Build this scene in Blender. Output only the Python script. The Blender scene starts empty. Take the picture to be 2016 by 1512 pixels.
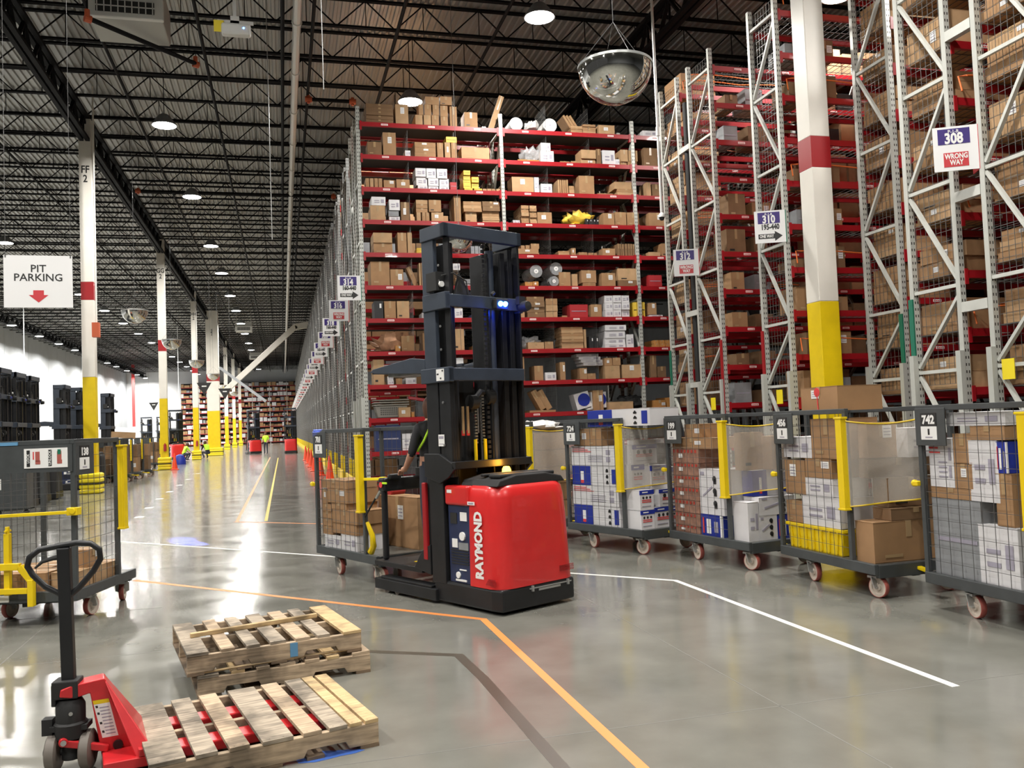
import bpy, math, random
from mathutils import Vector, Matrix
PI = math.pi
R = math.radians
S = bpy.context.scene
COL = S.collection
random.seed(7)

# ---------------------------------------------------------------- camera, world, lamps, exposure
def cam_axes(yaw, pitch, roll):
    cy, sy, cp, sp = math.cos(yaw), math.sin(yaw), math.cos(pitch), math.sin(pitch)
    f = Vector((sy*cp, cy*cp, sp)); r = Vector((cy, -sy, 0)); u = r.cross(f)
    cr, sr = math.cos(roll), math.sin(roll)
    return r*cr + u*sr, u*cr - r*sr, f
cr_, cu_, cf_ = cam_axes(R(14.8546), R(2.5899), R(-2.2502))
cd = bpy.data.cameras.new('camera'); cam = bpy.data.objects.new('camera', cd); COL.objects.link(cam)
cd.sensor_fit = 'HORIZONTAL'; cd.sensor_width = 36.0; cd.lens = 1710.6/2016*36.0
cd.clip_start = .05; cd.clip_end = 400
cam.matrix_world = Matrix(((cr_.x, cu_.x, -cf_.x, 0), (cr_.y, cu_.y, -cf_.y, 0), (cr_.z, cu_.z, -cf_.z, 1.68), (0, 0, 0, 1)))
S.camera = cam
S.view_settings.view_transform = 'Standard'; S.view_settings.look = 'None'
S.view_settings.exposure = 0.12; S.view_settings.gamma = 1.0
try: S.view_settings.use_curve_mapping = False
except Exception: pass
w = bpy.data.worlds.new('world'); S.world = w; w.use_nodes = True
w.node_tree.nodes['Background'].inputs[0].default_value = (1.0, .97, .93, 1)
w.node_tree.nodes['Background'].inputs[1].default_value = .05
S.cycles.max_bounces = 6; S.cycles.diffuse_bounces = 3; S.cycles.glossy_bounces = 3
S.cycles.transmission_bounces = 4; S.cycles.transparent_max_bounces = 16
S.cycles.sample_clamp_indirect = 4.0; S.cycles.caustics_reflective = False; S.cycles.caustics_refractive = False
S.cycles.use_denoising = True
LAMP_W = 325.0

# ---------------------------------------------------------------- materials
def mat(name, col, rough=.5, metal=0.0, spec=.5, noise=0, nscale=8, bump=0, emit=0, alpha=1, trans=0, coat=0, var=.12, stretch=None):
    m = bpy.data.materials.new(name); m.use_nodes = True; nt = m.node_tree; b = nt.nodes['Principled BSDF']
    b.inputs['Base Color'].default_value = (*col, 1); b.inputs['Roughness'].default_value = rough
    b.inputs['Metallic'].default_value = metal; b.inputs['Specular IOR Level'].default_value = spec
    b.inputs['Coat Weight'].default_value = coat
    if trans: b.inputs['Transmission Weight'].default_value = trans
    if alpha < 1: b.inputs['Alpha'].default_value = alpha
    if emit:
        b.inputs['Emission Color'].default_value = (*col, 1); b.inputs['Emission Strength'].default_value = emit
    if noise:
        tc = nt.nodes.new('ShaderNodeTexCoord'); n = nt.nodes.new('ShaderNodeTexNoise'); n.inputs['Scale'].default_value = nscale
        n.inputs['Detail'].default_value = 5
        if stretch:
            mp = nt.nodes.new('ShaderNodeMapping'); mp.inputs['Scale'].default_value = stretch
            nt.links.new(tc.outputs['Object'], mp.inputs[0]); nt.links.new(mp.outputs[0], n.inputs[0])
        else: nt.links.new(tc.outputs['Object'], n.inputs[0])
        mr = nt.nodes.new('ShaderNodeMapRange'); mr.inputs[3].default_value = 1-noise; mr.inputs[4].default_value = 1+noise
        if stretch:   # blotchy weathering of old boards
            n3 = nt.nodes.new('ShaderNodeTexNoise'); n3.inputs['Scale'].default_value = 4.5; n3.inputs['Detail'].default_value = 3; nt.links.new(tc.outputs['Object'], n3.inputs[0])
            m3 = nt.nodes.new('ShaderNodeMapRange'); m3.inputs[1].default_value = .38; m3.inputs[2].default_value = .56; m3.inputs[3].default_value = .45; m3.inputs[4].default_value = 1.1; nt.links.new(n3.outputs[0], m3.inputs[0])
        mx = nt.nodes.new('ShaderNodeVectorMath'); mx.operation = 'SCALE'; mx.inputs[0].default_value = col
        mr.inputs[1].default_value = .3; mr.inputs[2].default_value = .7
        src = mr.outputs[0]
        if stretch:
            mm = nt.nodes.new('ShaderNodeMath'); mm.operation = 'MULTIPLY'; nt.links.new(mr.outputs[0], mm.inputs[0]); nt.links.new(m3.outputs[0], mm.inputs[1]); src = mm.outputs[0]
        nt.links.new(n.outputs[0], mr.inputs[0]); nt.links.new(src, mx.inputs['Scale']); nt.links.new(mx.outputs[0], b.inputs['Base Color'])
        if bump:
            bp = nt.nodes.new('ShaderNodeBump'); bp.inputs['Strength'].default_value = bump; bp.inputs['Distance'].default_value = .01
            nt.links.new(n.outputs[0], bp.inputs['Height']); nt.links.new(bp.outputs[0], b.inputs['Normal'])
    return m
M = {}
def add(k, *a, **kw): M[k] = mat(k, *a, **kw)
add('red_beam', (.33, .008, .014), .35, coat=.3)
add('truck_red', (.62, .022, .022), .32, coat=.5, noise=.06, nscale=5)
add('jack_red', (.56, .02, .025), .33, coat=.3, noise=.12, nscale=9)
add('galvanised', (.55, .56, .54), .42, .35, noise=.1, nscale=6)
add('frame_white', (.55, .56, .52), .4, noise=.06, nscale=5)
add('black_steel', (.011, .0115, .013), .42, noise=.3, nscale=4)
add('joist_black', (.006, .006, .007), .7, spec=.15)
add('mast_black', (.012, .0125, .014), .38, noise=.25, nscale=6)
add('mast_slate', (.034, .044, .062), .45, noise=.15, nscale=5)  # black mast steel, lightened for the light falling on it
add('rubber_black', (.015, .015, .015), .7)
add('cart_grey', (.06, .066, .068), .42, .1, noise=.12, nscale=7)
add('deck_plate', (.22, .22, .20), .35, .5, noise=.25, nscale=9)
add('yellow', (.78, .56, .005), .4, noise=.06, nscale=4)
add('yellow_dark', (.62, .43, .01), .45, noise=.08)
add('yellow_bright', (.9, .72, .02), .45)
add('column_white', (.78, .75, .68), .4, noise=.04, nscale=2)
add('band_red', (.32, .010, .014), .4)
add('kraft', (.34, .195, .093), .8, noise=.1, nscale=5)
add('kraft_light', (.43, .27, .14), .8, noise=.1, nscale=5)
add('kraft_dark', (.20, .115, .056), .85, noise=.12, nscale=5)
add('kraft_orange', (.45, .21, .055), .8, noise=.1, nscale=5)
add('tape', (.40, .27, .14), .3)
add('box_white', (.68, .67, .68), .6, noise=.05, nscale=4)
add('box_black', (.02, .02, .022), .5)
add('box_grey', (.25, .26, .27), .6, noise=.12, nscale=5)
add('box_blue', (.012, .03, .30), .45)
add('box_lightblue', (.12, .3, .5), .5)
add('box_red', (.40, .025, .03), .5)
add('box_yellow', (.75, .52, .06), .5, noise=.08)
add('print_red', (.7, .05, .05), .5)
add('print_grey', (.35, .33, .4), .6)
add('print_black', (.02, .02, .02), .5)
add('label_white', (.82, .82, .80), .5)
add('sign_white', (.80, .80, .80), .45)
add('sign_purple', (.04, .02, .17), .45)
add('sign_red', (.55, .04, .05), .45)
add('sign_green', (.01, .17, .10), .45)
add('guard_green', (.01, .15, .09), .4)
add('shrink_brown', (.30, .16, .11), .35, noise=.3, nscale=14)
add('cap_red', (.45, .06, .04), .4)
add('chrome', (.85, .85, .82), .06, 1.0)
add('steel', (.6, .6, .6), .3, .9)
add('zinc', (.5, .51, .5), .35, .7)
add('wood', (.40, .30, .20), .8, noise=.38, nscale=4, stretch=(1, 12, 12), bump=.3)
add('wood_grey', (.32, .265, .20), .85, noise=.4, nscale=4, stretch=(1, 12, 12), bump=.3)
add('wood_fresh', (.52, .37, .19), .75, noise=.25, nscale=4, stretch=(1, 12, 12), bump=.2)
add('wood_dark', (.20, .14, .09), .9, noise=.3, nscale=4, stretch=(1, 12, 12))
add('tyre_cream', (.60, .52, .44), .5)
add('tyre_red', (.40, .10, .08), .5)
add('tyre_grey', (.16, .14, .12), .6)
add('cone_orange', (.85, .07, .02), .45)
add('skin', (.50, .26, .17), .5)
add('hair', (.09, .035, .018), .7)
add('shirt_black', (.015, .015, .018), .8)
add('vest_lime', (.50, .85, .03), .6)
add('trousers', (.03, .035, .05), .85)
add('lamp_glow', (1, .98, .94), emit=26.0)
add('amber', (1, .42, .03), emit=14.0)
add('blue_glow', (.05, .25, 1), emit=25.0)
add('paper_brown', (.38, .20, .11), .75, noise=.2, nscale=9)
add('clear_plastic', (.6, .62, .64), .15, alpha=.42, noise=.2, nscale=20)
add('film_white', (.66, .65, .63), .35, noise=.15, nscale=12)
add('curtain', (.60, .56, .50), .5, alpha=.27)
add('orange_net', (.75, .16, .03), .6)
add('tote_blue', (.02, .035, .12), .5)
add('panel_navy', (.02, .03, .08), .4, noise=.2)
add('basket_grey', (.24, .23, .20), .6)
add('wall_white', (.74, .76, .78), .6, noise=.05, nscale=.6)
add('wall_grey', (.42, .44, .46), .6, noise=.06, nscale=.8)
add('roof_deck', (.42, .42, .41), .38, .35, noise=.1, nscale=.5)
add('wire', (.13, .13, .13), .4, .5)
add('wire_light', (.16, .16, .155), .4, .5)
add('pipe_orange', (.55, .11, .04), .5)
add('unit_beige', (.45, .45, .42), .5)
add('unit_white', (.75, .75, .73), .4)
add('tape_white', (.72, .71, .68), .5)
add('tape_orange', (.75, .26, .07), .5)
add('tape_worn', (.075, .065, .05), .35)
add('blue_paint', (.05, .13, .45), .4)
add('joint', (.16, .155, .14), .6)
add('shelf_deck', (.04, .037, .033), .7)
add('roof_dark', (.10, .095, .09), .8)

def upright_mat(name, col):
    # pressed steel upright with two rows of dark slots
    m = mat(name, col, .4, .2); nt = m.node_tree; b = nt.nodes['Principled BSDF']
    tc = nt.nodes.new('ShaderNodeTexCoord'); sp = nt.nodes.new('ShaderNodeSeparateXYZ'); nt.links.new(tc.outputs['Object'], sp.inputs[0])
    def mth(op, a, b_=None):
        n = nt.nodes.new('ShaderNodeMath'); n.operation = op
        for i, v in enumerate((a, b_)):
            if v is None: continue
            if isinstance(v, (int, float)): n.inputs[i].default_value = v
            else: nt.links.new(v, n.inputs[i])
        return n.outputs[0]
    ax = mth('ABSOLUTE', sp.outputs[0])
    dx = mth('ABSOLUTE', mth('SUBTRACT', ax, .022))
    dz = mth('ABSOLUTE', mth('SUBTRACT', mth('FRACT', mth('MULTIPLY', sp.outputs[2], 10.0)), .5))
    hole = mth('MULTIPLY', mth('LESS_THAN', dx, .009), mth('LESS_THAN', dz, .2))
    mx = nt.nodes.new('ShaderNodeMix'); mx.data_type = 'RGBA'; nt.links.new(hole, mx.inputs[0])
    mx.inputs[6].default_value = (*col, 1); mx.inputs[7].default_value = (.04, .035, .03, 1)
    nt.links.new(mx.outputs[2], b.inputs['Base Color'])
    return m
M['upright'] = upright_mat('upright', (.52, .53, .49))
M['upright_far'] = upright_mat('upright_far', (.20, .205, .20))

def floor_mat():
    m = bpy.data.materials.new('polished_concrete'); m.use_nodes = True; nt = m.node_tree; b = nt.nodes['Principled BSDF']
    tc = nt.nodes.new('ShaderNodeTexCoord')
    def nz(s, d=5):
        n = nt.nodes.new('ShaderNodeTexNoise'); n.inputs['Scale'].default_value = s; n.inputs['Detail'].default_value = d
        nt.links.new(tc.outputs['Object'], n.inputs[0]); return n
    a, c = nz(.35), nz(2.2, 8)
    mix = nt.nodes.new('ShaderNodeMath'); mix.operation = 'ADD'; nt.links.new(a.outputs[0], mix.inputs[0]); nt.links.new(c.outputs[0], mix.inputs[1])
    cr = nt.nodes.new('ShaderNodeValToRGB'); e = cr.color_ramp.elements
    cr.color_ramp.elements[0].position = .35; e[0].color = (.15, .148, .128, 1); e[1].position = .68; e[1].color = (.23, .226, .198, 1)
    hv = nt.nodes.new('ShaderNodeMath'); hv.operation = 'MULTIPLY'; hv.inputs[1].default_value = .5; nt.links.new(mix.outputs[0], hv.inputs[0])
    nt.links.new(hv.outputs[0], cr.inputs[0]); nt.links.new(cr.outputs[0], b.inputs['Base Color'])
    mr = nt.nodes.new('ShaderNodeMapRange'); mr.inputs[1].default_value = .3; mr.inputs[2].default_value = .7; mr.inputs[3].default_value = .11; mr.inputs[4].default_value = .19
    nt.links.new(c.outputs[0], mr.inputs[0]); nt.links.new(mr.outputs[0], b.inputs['Roughness'])
    b.inputs['Specular IOR Level'].default_value = .75
    f = nz(6, 2); bp = nt.nodes.new('ShaderNodeBump'); bp.inputs['Strength'].default_value = .012; bp.inputs['Distance'].default_value = .01
    nt.links.new(f.outputs[0], bp.inputs['Height']); nt.links.new(bp.outputs[0], b.inputs['Normal'])
    return m
M['floor'] = floor_mat()

# ---------------------------------------------------------------- mesh builder
class MB:
    def __init__(s): s.v = []; s.f = []; s.m = []
    def hexa(s, p, m=0):
        n = len(s.v); s.v += [tuple(q) for q in p]
        for a in ((0, 3, 2, 1), (4, 5, 6, 7), (0, 1, 5, 4), (1, 2, 6, 5), (2, 3, 7, 6), (3, 0, 4, 7)):
            s.f.append(tuple(n+i for i in a)); s.m.append(m)
        return s
    def box(s, x0, x1, y0, y1, z0, z1, m=0):
        return s.hexa([(x0, y0, z0), (x1, y0, z0), (x1, y1, z0), (x0, y1, z0), (x0, y0, z1), (x1, y0, z1), (x1, y1, z1), (x0, y1, z1)], m)
    def bar(s, p, q, w, h=None, m=0, up=(0, 0, 1)):
        p, q = Vector(p), Vector(q); d = (q-p).normalized(); h = h or w
        u = Vector(up)
        if abs(d.dot(u)) > .98: u = Vector((1, 0, 0))
        a = d.cross(u).normalized()*w/2; b = a.cross(d).normalized()*h/2
        return s.hexa([p-a-b, p+a-b, p+a+b, p-a+b, q-a-b, q+a-b, q+a+b, q-a+b], m)
    def cyl(s, p, q, r, n=12, m=0, r2=None, cap=True):
        p, q = Vector(p), Vector(q); r2 = r if r2 is None else r2; d = (q-p).normalized()
        u = Vector((0, 0, 1)) if abs(d.z) < .9 else Vector((1, 0, 0)); a = d.cross(u).normalized(); b = a.cross(d)
        k = len(s.v)
        for c, rr in ((p, r), (q, r2)):
            for i in range(n):
                t = 2*PI*i/n; s.v.append(tuple(c+(a*math.cos(t)+b*math.sin(t))*rr))
        for i in range(n): s.f.append((k+i, k+(i+1) % n, k+n+(i+1) % n, k+n+i)); s.m.append(m)
        if cap:
            s.f.append(tuple(k+i for i in reversed(range(n)))); s.m.append(m)
            s.f.append(tuple(k+n+i for i in range(n))); s.m.append(m)
        return s
    def tube(s, pts, r, n=8, m=0, closed=False):
        pts = [Vector(p) for p in pts]; N = len(pts); k = len(s.v); ref = None
        for i, p in enumerate(pts):
            a = pts[(i-1) % N] if (closed or i > 0) else p; b = pts[(i+1) % N] if (closed or i < N-1) else p
            d = (b-a).normalized()
            if ref is None: ref = Vector((0, 0, 1)) if abs(d.z) < .9 else Vector((1, 0, 0))
            u = d.cross(ref)
            u = u.normalized() if u.length > 1e-4 else d.orthogonal().normalized()
            w_ = u.cross(d); ref = w_ if w_.length > .1 else ref
            rr = r[i] if isinstance(r, (list, tuple)) else r
            for j in range(n):
                t = 2*PI*j/n; s.v.append(tuple(p+(u*math.cos(t)+w_*math.sin(t))*rr))
        for i in range(N if closed else N-1):
            for j in range(n):
                a0 = k+i*n; b0 = k+((i+1) % N)*n
                s.f.append((a0+j, a0+(j+1) % n, b0+(j+1) % n, b0+j)); s.m.append(m)
        if not closed:
            s.f.append(tuple(k+j for j in reversed(range(n)))); s.m.append(m)
            s.f.append(tuple(k+(N-1)*n+j for j in range(n))); s.m.append(m)
        return s
    def lathe(s, prof, c=(0, 0, 0), n=24, m=0, axis='z'):
        k = len(s.v)
        for r, z in prof:
            for i in range(n):
                t = 2*PI*i/n; x, y = r*math.cos(t), r*math.sin(t)
                v = {'z': (x, y, z), 'x': (z, x, y), 'y': (x, z, y)}[axis]
                s.v.append((c[0]+v[0], c[1]+v[1], c[2]+v[2]))
        for j in range(len(prof)-1):
            for i in range(n): s.f.append((k+j*n+i, k+j*n+(i+1) % n, k+(j+1)*n+(i+1) % n, k+(j+1)*n+i)); s.m.append(m)
        for j, rev in ((0, True), (len(prof)-1, False)):
            if prof[j][0] > 1e-4 and prof[0] != prof[-1]:
                q = [k+j*n+i for i in range(n)]; s.f.append(tuple(reversed(q) if rev else q)); s.m.append(m)
        return s
    def prism(s, poly, a0, a1, axis='y', m=0):
        # poly in the two other coordinates (x,z) for y, (y,z) for x, (x,y) for z
        k = len(s.v); n = len(poly)
        for a in (a0, a1):
            for p, q in poly: s.v.append({'y': (p, a, q), 'x': (a, p, q), 'z': (p, q, a)}[axis])
        for i in range(n): s.f.append((k+i, k+(i+1) % n, k+n+(i+1) % n, k+n+i)); s.m.append(m)
        s.f.append(tuple(k+i for i in reversed(range(n)))); s.m.append(m); s.f.append(tuple(k+n+i for i in range(n))); s.m.append(m)
        return s
    def quad(s, a, b, c, d, m=0):
        k = len(s.v); s.v += [tuple(a), tuple(b), tuple(c), tuple(d)]; s.f.append((k, k+1, k+2, k+3)); s.m.append(m); return s
    def grid(s, o, u, v, nu, nv, t, m=0, du=True, dv=True):
        o, u, v = Vector(o), Vector(u), Vector(v)
        if dv:
            for i in range(nu+1): s.bar(o+u*(i/nu), o+u*(i/nu)+v, t, t, m, up=u.cross(v).normalized())
        if du:
            for j in range(nv+1): s.bar(o+v*(j/nv), o+v*(j/nv)+u, t, t, m, up=u.cross(v).normalized())
        return s
    def mesh(s, name, mats):
        me = bpy.data.meshes.new(name); me.from_pydata(s.v, [], s.f)
        for k in mats: me.materials.append(M[k])
        if len(mats) > 1: me.polygons.foreach_set('material_index', s.m)
        me.update(); return me
    def build(s, name, mats, parent=None, loc=(0, 0, 0), rz=0, smooth=False, bevel=0, seg=2, fix=True):
        if isinstance(mats, str): mats = [mats]
        me = s.mesh(name, mats)
        if fix:
            import bmesh
            bm = bmesh.new(); bm.from_mesh(me); bmesh.ops.recalc_face_normals(bm, faces=bm.faces); bm.to_mesh(me); bm.free()
        o = bpy.data.objects.new(name, me); COL.objects.link(o)
        adopt(o, parent)
        o.location = loc; o.rotation_euler = (0, 0, rz)
        if smooth:
            me.polygons.foreach_set('use_smooth', [True]*len(me.polygons))
            try: me.set_sharp_from_angle(angle=R(40))
            except Exception: pass
        if bevel:
            bv = o.modifiers.new('bevel', 'BEVEL'); bv.width = bevel; bv.segments = seg; bv.limit_method = 'ANGLE'; bv.angle_limit = R(50)
        return o
def tag(o, label=None, cat=None, group=None, kind=None):
    if label: o['label'] = label
    if cat: o['category'] = cat
    if group: o['group'] = group
    if kind: o['kind'] = kind
    return o
def thing(name, label, cat, loc=(0, 0, 0), rz=0, group=None):
    o = bpy.data.objects.new(name, None); o.empty_display_size = .1; COL.objects.link(o); o.location = loc; o.rotation_euler = (0, 0, rz)
    return tag(o, label, cat, group)
REG = {}
def adopt(o, p):
    o.parent = p
    if p is not None: REG.setdefault(p.name, []).append(o)
    return o
def copy_tree(o, parent=None):
    c = o.copy(); COL.objects.link(c); adopt(c, parent)
    for ch in list(REG.get(o.name, [])): copy_tree(ch, c)
    return c
ORD = ['first', 'second', 'third', 'fourth', 'fifth', 'sixth', 'seventh', 'eighth', 'ninth', 'tenth', 'eleventh', 'twelfth', 'thirteenth', 'fourteenth', 'fifteenth', 'sixteenth', 'seventeenth', 'eighteenth', 'nineteenth', 'twentieth',
       'twenty-first', 'twenty-second', 'twenty-third', 'twenty-fourth', 'twenty-fifth', 'twenty-sixth', 'twenty-seventh', 'twenty-eighth', 'twenty-ninth', 'thirtieth']
def ordn(i):
    if i < 30: return ORD[i]
    t = ['thirty', 'forty', 'fifty', 'sixty', 'seventy', 'eighty'][(i+1)//10-3]; u = (i+1) % 10
    return {'thirty': 'thirtieth', 'forty': 'fortieth', 'fifty': 'fiftieth', 'sixty': 'sixtieth', 'seventy': 'seventieth'}[t] if u == 0 else t+'-'+ORD[u-1]
# ---------------------------------------------------------------- lettering
TXT = {}
def text(s, size, m, parent, loc, rot, name='lettering', bold=0.0, sx=1.0, thick=.0015, space=1.0):
    key = (s, bold, m, space)
    if key not in TXT:
        c = bpy.data.curves.new('t', 'FONT'); c.body = s; c.size = 1; c.align_x = 'CENTER'; c.align_y = 'CENTER'; c.offset = bold; c.space_line = space
        c.extrude = 0.004; c.resolution_u = 2
        o = bpy.data.objects.new('t', c); COL.objects.link(o)
        me = bpy.data.meshes.new_from_object(o.evaluated_get(bpy.context.evaluated_depsgraph_get()))
        bpy.data.objects.remove(o); me.materials.clear(); me.materials.append(M[m]); TXT[key] = me
    o = bpy.data.objects.new(name, TXT[key]); COL.objects.link(o); adopt(o, parent)
    o.location = loc; o.rotation_euler = rot; o.scale = (size*sx, size, size*.4)
    return o
FRONT = (PI/2, 0, 0)      # reads when looked at along +y
LEFT = (PI/2, 0, -PI/2)   # reads when looked at along +x

# ---------------------------------------------------------------- cartons
def carton(w, d, h, style, parent=None, loc=(0, 0, 0), rz=0, label=None, group=None, tilt=0, sticker=None, name=None):
    """origin at the middle of the base; its front is the -y side"""
    b = MB(); x, y = w/2, d/2
    base = {'k': 'kraft', 'K': 'kraft_dark', 'l': 'kraft_light', 'o': 'kraft_orange', 'w': 'box_white', 'W': 'box_white', 'Q': 'box_white', 'V': 'box_white', 'B': 'box_white',
            'b': 'box_blue', 'g': 'box_grey', 'c': 'box_black', 'r': 'box_red', 'y': 'box_yellow', 'u': 'box_lightblue', 'R': 'shrink_brown', 'n': 'tote_blue'}[style]
    mats = [base, 'tape', 'label_white', 'box_blue', 'print_red', 'print_grey', 'print_black', 'cap_red']
    g = min(.004, w*.02)
    e = .0025
    b.box(-x+e, x-e, -y+e, y-e, 0, h-e)
    # closing flaps standing a little proud and the seam tape over them
    b.box(-x, -e*.6, -y, y, h-e-.001, h); b.box(e*.6, x, -y, y, h-e-.001, h)
    if style in 'kKlo':
        tw = min(.03, w*.12)
        b.box(-tw, tw, -y-.0008, y+.0008, h-.0005, h+.001, 1); b.box(-tw, tw, -y-.001, -y+.001, h*.6, h, 1)
        if h > .2: b.box(-x-.0006, x+.0006, -y+.0, -y+.004, h*.02, h*.03, 0)
        if sticker is None: sticker = random.random() < .4
        if sticker and w > .12 and h > .12:
            sx = random.uniform(-.25, .2)*w; sw = min(.12, w*.3); sh = min(.16, h*.35); z0 = random.uniform(.3, .58)*h
            b.box(sx, sx+sw, -y-.002, -y, z0, z0+sh, 2)
            for k in range(3): b.box(sx+sw*.12, sx+sw*.88, -y-.003, -y, z0+sh*(.2+k*.25), z0+sh*(.28+k*.25), 5)
        elif w > .25 and h > .2: b.box(-x*.7, -x*.2, -y-.0015, -y, h*.12, h*.2, 6 if random.random() < .3 else 1)
    elif style == 'w':
        for k in range(2): b.box(-x*.6, x*.1, -y-.002, -y, h*(.3+.22*k), h*(.38+.22*k), 5)
        b.box(x*.35, x*.75, -y-.002, -y, h*.3, h*.7, 5)
    elif style == 'W':
        for k in range(3): b.box(-x*.94, x*(-.35+.15*(2-k)), -y-.002, -y, h*(.70+.09*k), h*(.735+.09*k), 4)
        for k in range(4): b.box(-x*.2, x*.45, -y-.002, -y, h*(.2+.1*k), h*(.23+.1*k), 5)
        for k in range(2): b.box(x*.62, x*.8, -y-.002, -y, h*(.2+.36*k), h*(.45+.36*k), 5)
    elif style == 'Q':
        b.box(-x-.001, -x*.18, -y-.002, -y+.01, .002, h-.002, 3); b.box(-x-.0015, -x+.01, -y-.001, y, .002, h-.002, 3)
        b.box(-x*.62, -x*.48, -y-.003, -y, h*.1, h*.72, 2); b.box(-x*.62, -x*.48, -y-.0035, -y, h*.1, h*.26, 4)
        for k in range(3): b.lathe([(0, -.003), (min(h*.08, .03), -.003), (min(h*.08, .03), 0)], (x*.55, -y, h*(.2+.3*k)), 8, 6, 'y'); b.box(x*.5, x*.6, -y-.003, -y, h*(.1+.3*k), h*(.2+.3*k), 6)
        b.box(x*.75, x*.92, -y-.003, -y, h*.12, h*.85, 3)
    elif style == 'V':
        for k in range(3): b.lathe([(0, -.003), (min(w*.1, .035), -.003), (min(w*.1, .035), 0)], (x*.3, -y, h*(.25+.27*k)), 9, 6, 'y'); b.box(x*.25, x*.45, -y-.003, -y, h*(.14+.27*k), h*(.25+.27*k), 6)
        b.box(-x*.85, -x*.55, -y-.002, -y, h*.86, h*.94, 5); b.bar((-x*.7, -y-.001, h*.4), (x*.1, -y-.001, h*.62), .02, .004, 5, up=(0, 1, 0))
    elif style == 'B':
        b.box(-x-.001, x+.001, -y-.002, -y+.01, h*.78, h-.001, 3); b.box(-x*.7, x*.1, -y-.003, -y, h*.86, h*.92, 2)
        for k in range(3): b.lathe([(0, -.003), (w*.07, -.003), (w*.07, 0)], ((-.55+.5*k)*x, -y, h*.62), 8, 6, 'y')
        for k in range(2): b.box(-x*.75, x*.6, -y-.002, -y, h*(.38+.09*k), h*(.42+.09*k), 4)
        b.box(-x*.75, x*.5, -y-.002, -y, h*.16, h*.2, 5)
    elif style == 'b':
        b.box(-x*.8, -x*.68, -y-.003, -y, h*.12, h*.85, 4); b.box(-x*.45, -x*.05, -y-.003, -y, h*.12, h*.8, 2); b.box(x*.25, x*.6, -y-.003, -y, h*.2, h*.7, 5)
        b.box(x*.8, x+.001, -y-.003, -y+.01, .001, h-.001, 2)
    elif style == 'R':
        for k in range(int(w/.07)): b.cyl((-x+.04+k*.07, -y+.012, h*.72), (-x+.04+k*.07, -y+.012, h*.93), .022, 8, 7)
        b.box(-x*.5, -x*.2, -y-.003, -y, h*.35, h*.65, 2)
    elif style == 'c': b.box(x*.2, x*.6, -y-.002, -y, h*.6, h*.85, 2)
    elif style in 'gyrun':
        b.box(-x*.8, x*.8, -y-.002, -y, h*.45, h*.5, 5 if style != 'y' else 6)
    nm = name or {'k': 'cardboard_carton', 'K': 'cardboard_carton', 'l': 'cardboard_carton', 'o': 'cardboard_carton', 'R': 'bottle_tray', 'y': 'yellow_carton', 'r': 'red_carton',
                  'b': 'blue_carton', 'u': 'blue_carton', 'g': 'grey_carton', 'c': 'black_carton', 'n': 'storage_tote'}.get(style, 'white_carton')
    o = b.build(nm, mats, parent, loc, rz, fix=False)
    if tilt: o.rotation_euler = (0, tilt, rz)
    if label: tag(o, label, 'box', group)
    return o
CN = {'k': 'brown carton', 'K': 'dark brown carton', 'l': 'pale brown carton', 'o': 'orange-brown carton', 'w': 'white carton', 'W': 'red-printed white carton',
      'Q': 'white and blue carton', 'V': 'black-pictured white carton', 'B': 'blue-banded white carton', 'b': 'blue lettered carton', 'g': 'grey carton', 'c': 'black carton', 'r': 'red carton', 'y': 'yellow carton', 'u': 'light blue carton', 'n': 'navy blue tote', 'R': 'red-capped bottle tray'}
# ---------------------------------------------------------------- the building
def struct(o): o['kind'] = 'structure'; return o
struct(MB().box(-30, 34, -26, 150, -.2, 0).build('floor', 'floor'))
# corrugated roof deck, ridges run down the hall
dk = MB(); x = -30.0; prof = []
while x < 34: prof += [(x, 12.78), (x+.075, 12.78), (x+.10, 12.83), (x+.175, 12.83)]; x += .2
k = 0
for y in (-26, 150):
    for px, pz in prof: dk.v.append((px, y, pz))
n = len(prof)
for i in range(n-1): dk.f.append((i, i+1, n+i+1, n+i)); dk.m.append(0)
for y in (-26, 150):
    for px, pz in prof: dk.v.append((px, y, pz+.06))
for i in range(n-1): dk.f.append((2*n+i, 3*n+i, 3*n+i+1, 2*n+i+1)); dk.m.append(0)
struct(dk.build('ceiling', 'roof_deck', fix=False))
# left wall in tilt-up panels with darker joints, far wall
wl = MB()
y = 26.0
while y < 150: wl.box(-24.3, -24.0, y+.03, y+7.6-.03, 0, 12.8, 0); wl.box(-24.3, -24.05, y-.03, y+.03, 0, 12.8, 1); y += 7.6
wl.box(-24.0, -23.97, 26, 150, 0, 3.4, 2)
struct(wl.build('wall_left', ['wall_grey', 'black_steel', 'wall_white']))
struct(MB().box(-24, 34, 150, 150.3, 0, 12.8).build('wall_back', 'wall_white'))
struct(MB().box(34, 34.3, -26, 150, 0, 12.8).build('wall_right', 'wall_grey'))
struct(MB().box(-30, 34, -26.3, -26, 0, 12.8).build('wall_front', 'wall_grey'))

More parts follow.
